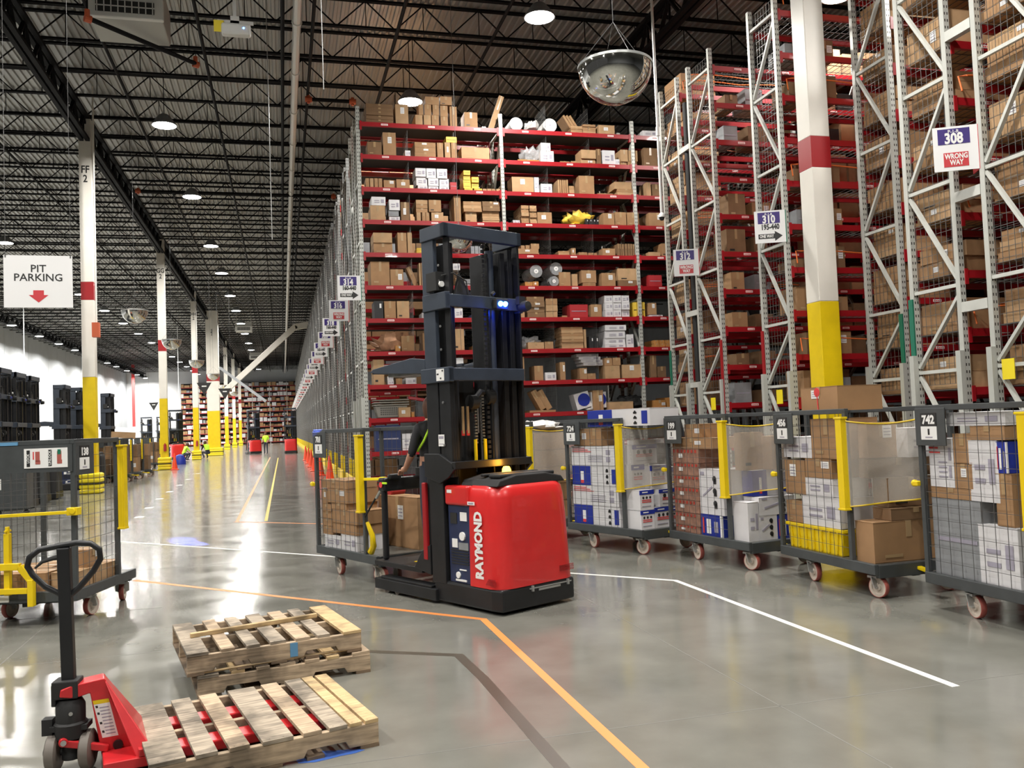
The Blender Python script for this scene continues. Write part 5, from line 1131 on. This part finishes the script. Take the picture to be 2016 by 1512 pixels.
# ---------------------------------------------------------------- pallets
def pallet(label, x, y, deg, boards, z=0, L=1.14, D=1.0, fresh=(), grey=(), extra=None, h=.145):
    t = thing('wooden_pallet', label, 'pallet', (x, y, z), R(deg), 'wooden pallets on the floor')
    for yy in (-D/2+.022, 0, D/2-.022):
        pr = [(-L/2, .018), (-L/2+.16, .018), (-L/2+.18, .055), (-L/2+.38, .055), (-L/2+.40, .018), (L/2-.40, .018), (L/2-.38, .055), (L/2-.18, .055), (L/2-.16, .018), (L/2, .018), (L/2, h-.02), (-L/2, h-.02)]
        MB().prism(pr, yy-.02, yy+.02, 'y').build('stringer', 'wood', t, bevel=.003)
    rd = random.Random(int(x*100+y*10))
    for i, (a, b_) in enumerate(boards):
        m = 'wood_fresh' if i in fresh else ('wood_grey' if i in grey or rd.random() < .4 else 'wood')
        xa, xb = -L/2+a*L, -L/2+b_*L; sk = rd.uniform(-.006, .006); e = rd.uniform(-.008, .008)
        b = MB().hexa([(xa, -D/2+e, h-.02), (xb, -D/2+e+.004, h-.02), (xb+sk, D/2+e, h-.02), (xa+sk, D/2, h-.02), (xa, -D/2+e, h-.001), (xb, -D/2+e+.004, h), (xb+sk, D/2+e, h+.001), (xa+sk, D/2, h)])
        for yy in (-D/2+.02, 0, D/2-.03):
            for q in (.25, .7): b.cyl((xa+(xb-xa)*q, yy, h), (xa+(xb-xa)*q, yy, h+.0012), .004, 6)
        b.build('deck_board', m, t, bevel=.002)
    for a, b_ in ((0, .09), (.27, .35), (.46, .55), (.66, .74), (.91, 1)):
        MB().box(-L/2+a*L, -L/2+b_*L, -D/2, D/2, 0, .018).build('bottom_board', 'wood_dark', t)
    if extra: extra(t)
    return t
BJ = ((0, .145), (.185, .275), (.325, .41), (.465, .60), (.645, .73), (.765, .85), (.862, .92), (.935, 1.0))
BS = ((0, .115), (.185, .26), (.325, .40), (.46, .55), (.605, .69), (.735, .81), (.89, 1.0))
pallet('weathered wooden pallet in front with the red pallet jack forks inside it', -.215, 5.09, 13.3, BJ, fresh=(6, 7), grey=(0, 1, 3, 5), L=1.13)
pallet('lower wooden pallet of the stack of two, its front board split', -.10, 6.56, 10, BS, fresh=(1, 5), L=1.13)
def plank(t): MB().hexa([(-.50, -.05, .146), (.40, .06, .146), (.40, .10, .146), (-.50, -.01, .146), (-.50, -.05, .176), (.40, .06, .176), (.40, .10, .176), (-.50, -.01, .176)]).build('loose_lath', 'wood_fresh', t, bevel=.003); MB().box(.08, .13, -.505, -.500, .03, .12).build('blue_mark', 'box_lightblue', t)
pallet('upper wooden pallet of the stack of two, a lath lying across its boards', -.17, 6.56, 11.5, BS, z=.148, grey=(0, 2, 3), fresh=(6,), L=1.14, extra=plank)
o = MB().tube([(-.62, 5.98, .160), (-.3, 6.03, .166), (.1, 6.12, .168), (.45, 6.19, .166)], .009, 5).build('splinter_lath', 'wood_fresh'); tag(o, 'long pale splintered lath along the front of the pallet stack', 'wood')

# ---------------------------------------------------------------- pallet jack
jk = thing('pallet_jack', 'red hand pallet jack with black loop handle in the left foreground', 'pallet jack', (-1.09, 4.97, 0), R(12))
# steering head (turned toward the camera)
st = R(-12-4)
MB().lathe([(.055, .16), (.075, .17), (.08, .24), (.07, .25), (.07, .33), (.055, .36), (.02, .37)], n=20).cyl((0, 0, .06), (0, 0, .17), .045, 14).box(-.09, .09, -.05, .05, .21, .235).cyl((-.11, .0, .22), (-.075, .0, .22), .02, 8).box(-.13, -.08, -.03, .03, .19, .27).build('hydraulic_pump', 'rubber_black', jk, rz=st, smooth=True)
MB().box(-.075, .05, -.055, .055, .37, .46).box(-.085, -.06, -.03, .04, .33, .44).build('handle_bracket', 'rubber_black', jk, rz=st, bevel=.006)
MB().bar((-.005, 0, .40), (-.02, 0, 1.13), .062, .05, up=(0, 1, 0)).build('handle_shaft', 'black_steel', jk, rz=st, bevel=.006)
lp2 = [(-.02, 0, .86), (.05, 0, .92), (.12, 0, 1.0), (.155, 0, 1.06), (.15, 0, 1.11), (.11, 0, 1.142), (.04, 0, 1.15), (-.06, 0, 1.137), (-.14, 0, 1.125), (-.185, 0, 1.09), (-.195, 0, 1.045), (-.17, 0, 1.0), (-.11, 0, .935), (-.02, 0, .88)]
MB().tube(lp2, .0155, 12).build('handle_loop', 'black_steel', jk, rz=st, smooth=True)
MB().tube([(-.02, -.01, 1.085), (-.07, -.012, 1.08), (-.12, -.014, 1.065), (-.155, -.015, 1.035)], [.014, .012, .009, .005], 8).build('release_lever', 'rubber_black', jk, rz=st, smooth=True)
for sx in (-.08, .08):
    w_ = MB().lathe([(.02, -.03), (.06, -.03), (.085, -.028), (.098, -.02), (.098, .02), (.085, .028), (.06, .03), (.02, .03)], (sx, 0, .098), 26, 0, 'x'); w_.build('steer_wheel', 'tyre_grey', jk, rz=st, smooth=True)
MB().cyl((-.13, 0, .098), (.13, 0, .098), .02, 12).build('axle', 'rubber_black', jk, rz=st)
bd = MB()
bd.prism([(-.05, .385), (-.045, .42), (.0, .435), (.155, .45), (.165, .44), (.19, .34), (.30, .05), (.14, .05), (.09, .385), (.02, .37)], -.06, .06, 'y')
bd.hexa([(.155, -.06, .44), (.17, -.06, .43), (.38, -.26, .09), (.30, -.26, .05), (.155, .06, .44), (.17, .06, .43), (.38, .26, .09), (.30, .26, .05)])
bd.box(.14, .42, -.27, .27, .035, .085).box(.30, .42, -.27, -.12, .085, .125).box(.30, .42, .12, .27, .085, .125)
bd.build('jack_frame', 'jack_red', jk, bevel=.008, seg=3)
MB().bar((-.035, -.062, .16), (.17, -.075, .10), .03, .035).cyl((-.035, -.085, .165), (-.035, -.045, .165), .022, 14).bar((-.035, .062, .16), (.17, .075, .10), .03, .035).build('link_arm', 'jack_red', jk, bevel=.005)
MB().cyl((.215, -.075, .105), (.215, -.055, .105), .024, 14).build('pivot_pin', 'black_steel', jk)
MB().cyl((-.035, -.09, .165), (-.035, -.084, .165), .014, 12).cyl((.0, -.075, .30), (.0, -.07, .30), .01, 8).build('steel_pin', 'steel', jk)
ls = MB()
def sl(u, z): return (.097+(.36-z)*.22+u, -.0612, z)
def slab(u0, u1, z0, z1, m, y): 
    ls.hexa([(sl(u0, z0)[0], y, z0), (sl(u1, z0)[0], y, z0), (sl(u1, z0)[0], -.06, z0), (sl(u0, z0)[0], -.06, z0), (sl(u0, z1)[0], y, z1), (sl(u1, z1)[0], y, z1), (sl(u1, z1)[0], -.06, z1), (sl(u0, z1)[0], -.06, z1)], m)
slab(.0, .075, .15, .345, 0, -.0612); slab(.0, .075, .325, .345, 1, -.0616)
for i in range(9): slab(.022, .066, .165+i*.017, .171+i*.017, 2, -.0616)
for z in (.305, .27, .22, .175): slab(.006, .017, z, z+.012, 3, -.0616)
ls.build('warning_label', ['label_white', 'yellow', 'print_grey', 'print_black'], jk)
for sy in (-1, 1):
    f = MB().prism([(.38, .045), (.38, .10), (1.38, .10), (1.5, .075), (1.5, .055), (1.38, .05)], sy*.20-.075, sy*.20+.075, 'y'); f.build('fork', 'jack_red', jk, bevel=.008)
    MB().cyl((1.30, sy*.20-.045, .04), (1.30, sy*.20+.045, .04), .038, 14).build('load_roller', 'tyre_grey', jk, smooth=True)

# ---------------------------------------------------------------- people
def person(label, loc, deg, J, mats, k=1.0, cat='person'):
    """J: joints; one skinned body, materials by limb"""
    V = list(J.keys()); E = [('pelvis', 'waist'), ('waist', 'chest'), ('chest', 'neck'), ('neck', 'head'), ('head', 'crown'), ('chest', 'shL'), ('shL', 'elL'), ('elL', 'wrL'), ('wrL', 'haL'), ('chest', 'shR'), ('shR', 'elR'), ('elR', 'wrR'), ('wrR', 'haR'),
         ('pelvis', 'hiL'), ('hiL', 'knL'), ('knL', 'anL'), ('anL', 'toL'), ('pelvis', 'hiR'), ('hiR', 'knR'), ('knR', 'anR'), ('anR', 'toR')]
    RAD = dict(pelvis=(.15, .12), waist=(.145, .11), chest=(.17, .12), neck=(.055, .055), head=(.085, .10), crown=(.06, .075), shL=(.07, .07), shR=(.07, .07), elL=(.045, .045), elR=(.045, .045), wrL=(.03, .03), wrR=(.03, .03), haL=(.035, .03), haR=(.035, .03),
               hiL=(.095, .095), hiR=(.095, .095), knL=(.06, .06), knR=(.06, .06), anL=(.045, .045), anR=(.045, .045), toL=(.04, .03), toR=(.04, .03))
    me = bpy.data.meshes.new('body'); me.from_pydata([tuple(c*k for c in J[v]) for v in V], [(V.index(a), V.index(b)) for a, b in E], [])
    o = bpy.data.objects.new('body', me); COL.objects.link(o)
    sk = o.modifiers.new('skin', 'SKIN')
    for i, v in enumerate(V): me.skin_vertices[0].data[i].radius = tuple(r*k for r in RAD[v]); me.skin_vertices[0].data[i].use_root = (v == 'pelvis')
    ss = o.modifiers.new('sub', 'SUBSURF'); ss.levels = 2
    m2 = bpy.data.meshes.new_from_object(o.evaluated_get(bpy.context.evaluated_depsgraph_get())); bpy.data.objects.remove(o)
    o = bpy.data.objects.new('person', m2); COL.objects.link(o); o.location = loc; o.rotation_euler = (0, 0, R(deg)); tag(o, label, cat)
    m2.materials.clear()
    for m in mats: m2.materials.append(M[m])   # skin, shirt, trousers, shoes, vest
    P = {v: Vector(J[v])*k for v in V}
    lim = {('pelvis', 'waist'): 1, ('waist', 'chest'): 4, ('chest', 'neck'): 4, ('neck', 'head'): 0, ('head', 'crown'): 0, ('chest', 'shL'): 4, ('chest', 'shR'): 4, ('shL', 'elL'): 1, ('shR', 'elR'): 1}
    for pgn in m2.polygons:
        c = pgn.center; best = 9; w_ = 0
        for e in E:
            a, b_ = P[e[0]], P[e[1]]; ab = b_-a; t = max(0, min(1, (c-a).dot(ab)/max(ab.length_squared, 1e-6))); d = (c-(a+ab*t)).length
            if d < best: best, w_ = d, (lim.get(e, 0 if e[0][:2] in ('el', 'wr') else (3 if e[0][:2] == 'an' else 2)))
        pgn.material_index = w_; pgn.use_smooth = True
    # hair, face, hands
    h = P['head']; cr = P['crown']; hb = MB()
    b = MB().lathe([(.0, .135), (.06, .12), (.095, .075), (.105, .02), (.10, -.04), (.085, -.10), (.05, -.13)], n=16).build('hair', 'hair', o, loc=(h.x*1, h.y-.018*k, h.z+.015*k), smooth=True); b.scale = (k, k, k)
    f = MB()
    for sx in (-.032, .032): f.lathe([(0, -.012), (.012, -.008), (.012, .008), (0, .012)], (sx, .092, .02), 8, 0, 'y')
    f.hexa([(-.012, .09, -.02), (.012, .09, -.02), (.012, .12, -.02), (-.012, .12, -.02), (-.006, .09, .02), (.006, .09, .02), (.006, .1, .02), (-.006, .1, .02)]).box(-.025, .025, .088, .1, -.05, -.042)
    b = f.build('face', 'skin', o, loc=tuple(h), smooth=True); b.scale = (k, k, k)
    for s_ in ('L', 'R'):
        w0, w1 = P['wr'+s_], P['ha'+s_]; d = (w1-w0).normalized() if (w1-w0).length > 1e-4 else Vector((0, 1, 0)); sd = d.cross(Vector((0, 0, 1))); sd = sd.normalized() if sd.length > .1 else Vector((1, 0, 0)); dn = d.cross(sd)*(1 if d.cross(sd).z < 0 else -1)
        hm = MB()
        for i, (q, L) in enumerate(((-.028, .06), (-.01, .075), (.009, .072), (.027, .058))):
            p0 = w1+sd*q*k; p1 = p0+d*L*.5*k+dn*.012*k; p2 = p1+d*L*.3*k+dn*.03*k; hm.tube([p0, p1, p2], [.0095*k, .009*k, .0075*k], 8)
        p0 = w1-d*.03*k+sd*.03*k*(1 if s_ == 'L' else -1); hm.tube([p0, p0+sd*.025*k*(1 if s_ == 'L' else -1)+d*.03*k, p0+sd*.03*k*(1 if s_ == 'L' else -1)+d*.055*k+dn*.01*k], [.011*k, .01*k, .008*k], 8)
        hm.build('fingers', 'skin', o, smooth=True)
    return o
def stand(reach=0):
    return dict(pelvis=(0, 0, .95), waist=(0, .01, 1.10), chest=(0, 0, 1.33), neck=(0, 0, 1.50), head=(0, .02, 1.62), crown=(0, .01, 1.71), shL=(-.19, 0, 1.42), elL=(-.25, .02+reach*.1, 1.15), wrL=(-.22, .10+reach*.35, .95+reach*.12), haL=(-.21, .16+reach*.42, .93+reach*.12),
                shR=(.19, 0, 1.42), elR=(.25, .02+reach*.1, 1.15), wrR=(.22, .10+reach*.35, .95+reach*.12), haR=(.21, .16+reach*.42, .93+reach*.12), hiL=(-.10, 0, .90), knL=(-.11, .02, .50), anL=(-.11, -.01, .09), toL=(-.12, .14, .04), hiR=(.10, 0, .90), knR=(.11, .02, .50), anR=(.11, -.01, .09), toR=(.12, .14, .04))
hf = fr(1.789, 7.415, 26)
x, y = hf(.37, 1.44)
person('driver in a black shirt and lime-edged vest standing on the truck platform', (x, y, .315), 26, stand(.35), ['skin', 'shirt_black', 'trousers', 'rubber_black', 'shirt_black'], .95)
# lime edging of the vest
o = [c for c in COL.objects if c.name == 'person'][0]
MB().tube([(-.185*.95, .03, 1.12), (-.19*.95, -.09, 1.22), (-.13*.95, -.125, 1.36), (-.10*.95, -.09, 1.46), (-.06*.95, -.01, 1.45)], .013, 6).tube([(.185*.95, .03, 1.12), (.19*.95, -.09, 1.22), (.13*.95, -.125, 1.36), (.10*.95, -.09, 1.46), (.06*.95, -.01, 1.45)], .013, 6).build('vest_edge', 'vest_lime', o)
person('distant worker in a lime vest standing between the two far trucks', (-1.35, 72.2, 0), 160, stand(.3), ['skin', 'vest_lime', 'trousers', 'rubber_black', 'vest_lime'], 1.0)
sit = dict(pelvis=(0, -.1, .42), waist=(0, -.05, .56), chest=(0, .08, .78), neck=(0, .16, .93), head=(0, .22, 1.03), crown=(0, .23, 1.12), shL=(-.18, .1, .86), elL=(-.22, .25, .62), wrL=(-.15, .42, .5), haL=(-.13, .48, .47), shR=(.18, .1, .86), elR=(.22, .25, .62), wrR=(.15, .42, .5), haR=(.13, .48, .47),
           hiL=(-.1, -.08, .38), knL=(-.16, .32, .46), anL=(-.14, .12, .09), toL=(-.15, .27, .04), hiR=(.1, -.08, .38), knR=(.16, .32, .46), anR=(.14, .12, .09), toR=(.15, .27, .04))
person('crouching worker in a lime vest beside the third column', (-6.55, 63.4, 0), -60, sit, ['skin', 'vest_lime', 'trousers', 'rubber_black', 'vest_lime'], 1.05)
person('crouching worker in dark clothes left of the thick column', (-5.35, 66.5, 0), 40, sit, ['skin', 'shirt_black', 'trousers', 'rubber_black', 'vest_lime'], 1.1)

# ---------------------------------------------------------------- hanging things
def wires(b, pts, top): 
    for p in pts: b.bar(p, top, .006)
def mirror(x, y, z, r, label, top=12.79):
    t = thing('dome_mirror', label, 'mirror', (x, y, z), 0, 'hanging convex dome mirrors')
    MB().lathe([(r*math.cos(a), -r*1.02*math.sin(a)) for a in [R(q) for q in range(0, 91, 6)]]+[(.0, -r*1.0)], n=40).build('mirror_dome', 'chrome', t, smooth=True)
    MB().lathe([(r*.985, .0), (r*1.02, -.012), (r*1.02, .02), (r*.985, .02), (r*.985, .0)], n=40).build('rim', 'zinc', t, smooth=True)
    b = MB(); wires(b, [(r*math.cos(a), r*math.sin(a), .01) for a in (0, PI/2, PI, 3*PI/2)], (0, 0, r*1.25)); b.bar((0, 0, r*1.25), (0, 0, top-z), .008); b.build('hanging_wire', 'wire', t)
mirror(4.15, 10, 6.10, .46, 'large chrome dome mirror hanging in front of the roof right of the lamp')
mirror(4.27, 20.6, 6.22, .34, 'chrome dome mirror seen through the mast window of the red truck')
mirror(-4.71, 31.3, 5.95, .42, 'chrome dome mirror hanging between the first and second white columns')
mirror(-4.66, 40.9, 5.95, .42, 'chrome dome mirror right of the second white column')
mirror(-4.66, 52.4, 5.95, .42, 'chrome dome mirror in front of the red band of the third column')
mirror(-4.62, 64.2, 5.95, .42, 'chrome dome mirror in front of the thick column')
mirror(-4.85, 79.3, 5.95, .42, 'chrome dome mirror right behind the thick column')
mirror(-4.7, 92, 5.95, .42, 'small far dome mirror at the foot of the white brace')
t = thing('hanging_sign', 'white hanging PIT PARKING sign with a red down arrow at the left', 'sign', (-3.41, 14.0, 4.03), R(2))
MB().box(-.455, .455, 0, .006, -.385, .385).build('panel', 'sign_white', t)
text('PIT\nPARKING', .155, 'print_black', t, (0, -.002, .12), FRONT, bold=.012, space=.85)
MB().prism([(-.07, -.13), (-.07, -.20), (-.13, -.20), (0, -.31), (.13, -.20), (.07, -.20), (.07, -.13)], -.003, 0, 'y').build('arrow', 'sign_red', t)
MB().bar((-.43, .003, .37), (-.43, .003, 8.76), .004).bar((.43, .003, .37), (.43, .003, 8.76), .004).box(-.44, -.42, -.004, .01, .35, .385).box(.42, .44, -.004, .01, .35, .385).build('hanging_wire', 'wire', t)
for i, (x, y, lb) in enumerate(((-10.1, 75.7, 'black triangular hanging sign left of the second column'), (-4.05, 49.5, 'black triangular hanging sign left of the thick column'), (-3.40, 56.2, 'black triangular hanging sign right of the thick column'))):
    t = thing('triangle_sign', lb, 'sign', (x, y, 4.2)); MB().prism([(-.38, .32), (.38, .32), (0, -.36)], 0, .02, 'y').build('panel', 'print_black', t)
    MB().box(-.12, .12, -.004, 0, .1, .16).build('lettering', 'label_white', t); MB().bar((-.36, .01, .3), (-.36, .01, 8.59), .006).bar((.36, .01, .3), (.36, .01, 8.59), .006).build('hanging_wire', 'wire', t)
# air unit and access point
def airunit(x, y, z, label, s=1.0):
    t = thing('air_unit', label, 'air unit', (x, y, z))
    MB().prism([(0, 0), (.0, .75), (1.3, .75), (1.3, .1), (1.15, .0)], -.7, .7, 'x').build('housing', 'unit_beige', t, bevel=.02)
    MB().box(-.72, .72, -.12, .0, -.02, .42).build('outlet_frame', 'unit_white', t, bevel=.02)
    b = MB().box(-.55, .55, -.135, -.12, .08, .32, 0)
    for i in range(9): b.box(-.53+i*.13, -.51+i*.13, -.15, -.135, .08, .32, 1)
    b.box(-.56, .56, -.15, -.135, .19, .21, 1)
    b.build('grille', ['print_black', 'unit_white'], t)
    MB().bar((-.6, .3, .75), (-.6, .3, 12.79-z), .03).bar((.6, .3, .75), (.6, .3, 12.79-z), .03).bar((-.6, 1.2, .75), (-.6, 1.2, 1.9), .03).bar((.6, 1.2, .75), (.6, 1.2, 1.9), .03).build('hanger', 'zinc', t)
airunit(-2.85, 18.6, 10.16, 'beige air unit with white outlet grille under the roof at the top left')
airunit(-3.1, 79.5, 10.7, 'distant air unit over the aisle, nearer one of two')
airunit(-2.9, 107, 10.5, 'distant air unit over the aisle, farther one of two')
t = thing('wireless_unit', 'white wireless unit with a yellow tag hanging under the roof near the cream pipe', 'device', (-.66, 16.9, 9.36))
MB().box(-.27, .27, -.06, .12, -.13, .10).build('body', 'unit_white', t, bevel=.05, seg=3)
MB().cyl((.14, -.065, -.0), (.14, -.06, -.0), .015, 10).build('status_light', 'blue_glow', t)
MB().box(-.40, -.22, -.02, .0, -.08, .14).build('yellow_tag', 'yellow_bright', t)
MB().box(-.34, .32, .0, .03, .10, .16).bar((-.02, .05, .13), (-.02, .05, 2.7), .06).box(-.1, .06, .0, .1, .1, .25).build('bracket', 'unit_white', t)
# cables and poles
def pole(name, x, y, z0, z1, r, m, label, cat='cable'):
    o = MB().cyl((x, y, z0), (x, y, z1), r, 8).build(name, m, smooth=True); tag(o, label, cat); return o
o = pole('conduit', -5.52, 29.3, 5.25, 12.79, .028, 'column_white', 'white conduit hanging beside the first white column', 'conduit')
MB().box(-5.62, -5.42, 29.1, 29.35, 4.85, 5.3).build('outlet_box', 'pipe_orange', o)
pole('hanging_cable', -.12, 20, 6.0, 12.79, .009, 'zinc', 'thin hanging cable left of the shelving, beside the cream pipe')
pole('hanging_cable', .5, 9, 5.2, 12.79, .004, 'zinc', 'thinnest hanging cable left of the shelving')
t = thing('camera_pole', 'long white pole with a dome camera at its lower end, right of the shelving', 'camera', (8.45, 18, 6.2))
MB().cyl((0, 0, .05), (0, 0, 6.58), .032, 12).cyl((0, 0, 1.9), (0, 0, 2.1), .045, 12).build('pole', 'unit_white', t, smooth=True)
MB().lathe([(.04, .12), (.075, .08), (.08, .02), (.0, .02)], n=18).build('camera_base', 'unit_white', t, smooth=True)
MB().lathe([(.06, .02), (.055, -.02), (.03, -.05), (0, -.055)], n=18).build('camera_dome', 'rubber_black', t, smooth=True)
for i, (x, y) in enumerate(((-16, 62), (-15, 74), (-9.5, 88))): pole('hanging_cable', x, y, 3, 12.79, .03, 'wall_white', 'thin white drop rod among the left lamps, %s from the camera' % ordn(i))
o = MB().box(-21.7, -21.3, 140, 140.3, 3.4, 12.7).build('red_riser', 'print_red'); tag(o, 'red vertical riser pipe on the bright left wall', 'pipe')
# cones
cn = thing('traffic_cone', 'x', 'cone')
MB().lathe([(.17, .03), (.14, .05), (.03, .70), (.02, .72), (0, .72)], n=20).build('cone_body', 'cone_orange', cn, smooth=True)
MB().box(-.19, .19, -.19, .19, 0, .03).build('cone_base', 'cone_orange', cn, bevel=.01)
for i, (x, y, lb) in enumerate(((-5.35, 47.1, 'orange traffic cone beside the second column'), (1.50, 30.2, 'orange traffic cone seen through the mesh of cart 701'), (1.32, 33.5, 'orange traffic cone, nearest of the row along the far rack ends'), (1.25, 37.6, 'orange traffic cone, second of the row along the far rack ends'), (1.25, 42, 'orange traffic cone, third of the row along the far rack ends'), (1.25, 46.5, 'orange traffic cone, fourth of the row along the far rack ends'), (1.25, 52.5, 'orange traffic cone, fifth of the row along the far rack ends'))):
    o = cn if i == 0 else copy_tree(cn); o.location = (x, y, 0); tag(o, lb, 'cone', 'orange traffic cones')
    o.scale = (1, 1, 1.15)
t = thing('covered_crate', 'grey plastic-covered crate seen through the mesh of cart 138', 'crate', (-6.15, 22.9, 0))
MB().box(-.33, .33, -.3, .3, .12, 1.03).build('cover', 'cart_grey', t, bevel=.03); MB().box(-.3, -.2, -.306, -.3, .6, .85).build('label', 'label_white', t)
for sx in (-.3, .3): MB().cyl((sx, -.2, .06), (sx, -.14, .06), .06, 12).build('wheel', 'rubber_black', t)
# blue floor lamp glow, built as a solid dome by the second column
o = MB().lathe([(0, .62), (.2, .55), (.32, .3), (.34, 0), (0, 0)], n=18).build('blue_drum', 'box_blue', None, (-6.0, 55.5, 0), smooth=True); tag(o, 'blue lamp glow shaped as a dome behind the cone at the second column', 'drum')
# racking behind the parked trucks low on the left
t = thing('charger_bench', 'long dark battery charger bench behind the parked trucks at the left', 'bench', (-10.0, 24.0, 0))
MB().box(-.5, .5, 0, 17, 0, 1.25).build('cabinet', 'black_steel', t); b = MB()
for i in range(10): b.box(.5, .56, .6+1.65*i, 1.5+1.65*i, .5, 1.15, i % 2)
b.build('charger_panel', ['box_grey', 'black_steel'], t)

# ---------------------------------------------------------------- keep the 300 largest brown cartons apart, gather the rest
cs = [o for o in COL.objects if o.name.split('.')[0] == 'cardboard_carton' and o.parent is None]
def seen(o):
    v = o.location-Vector((0, 0, 1.68)); D = v.dot(cf_); d = o.dimensions if o.dimensions.length > 0 else Vector((.4, .4, .3))
    xs = [vv.co.x for vv in o.data.vertices]; zs = [vv.co.z for vv in o.data.vertices]
    return (max(xs)-min(xs))*(max(zs)-min(zs))/max(D, 1)**2
cs.sort(key=seen, reverse=True)
rest = cs[296:]
if rest:
    mb = MB(); mats = []
    for o in rest:
        mx = Matrix.Translation(o.location) @ o.rotation_euler.to_matrix().to_4x4(); k = len(mb.v)
        mb.v += [tuple(mx @ vv.co) for vv in o.data.vertices]
        mp = []
        for m_ in o.data.materials:
            if m_.name not in mats: mats.append(m_.name)
            mp.append(mats.index(m_.name))
        for pg in o.data.polygons: mb.f.append(tuple(k+i for i in pg.vertices)); mb.m.append(mp[pg.material_index])
        bpy.data.objects.remove(o)
    o = mb.build('small_cartons', mats, fix=False); tag(o, 'the many smallest brown cartons on the shelves and far carts', 'boxes', kind='stuff')
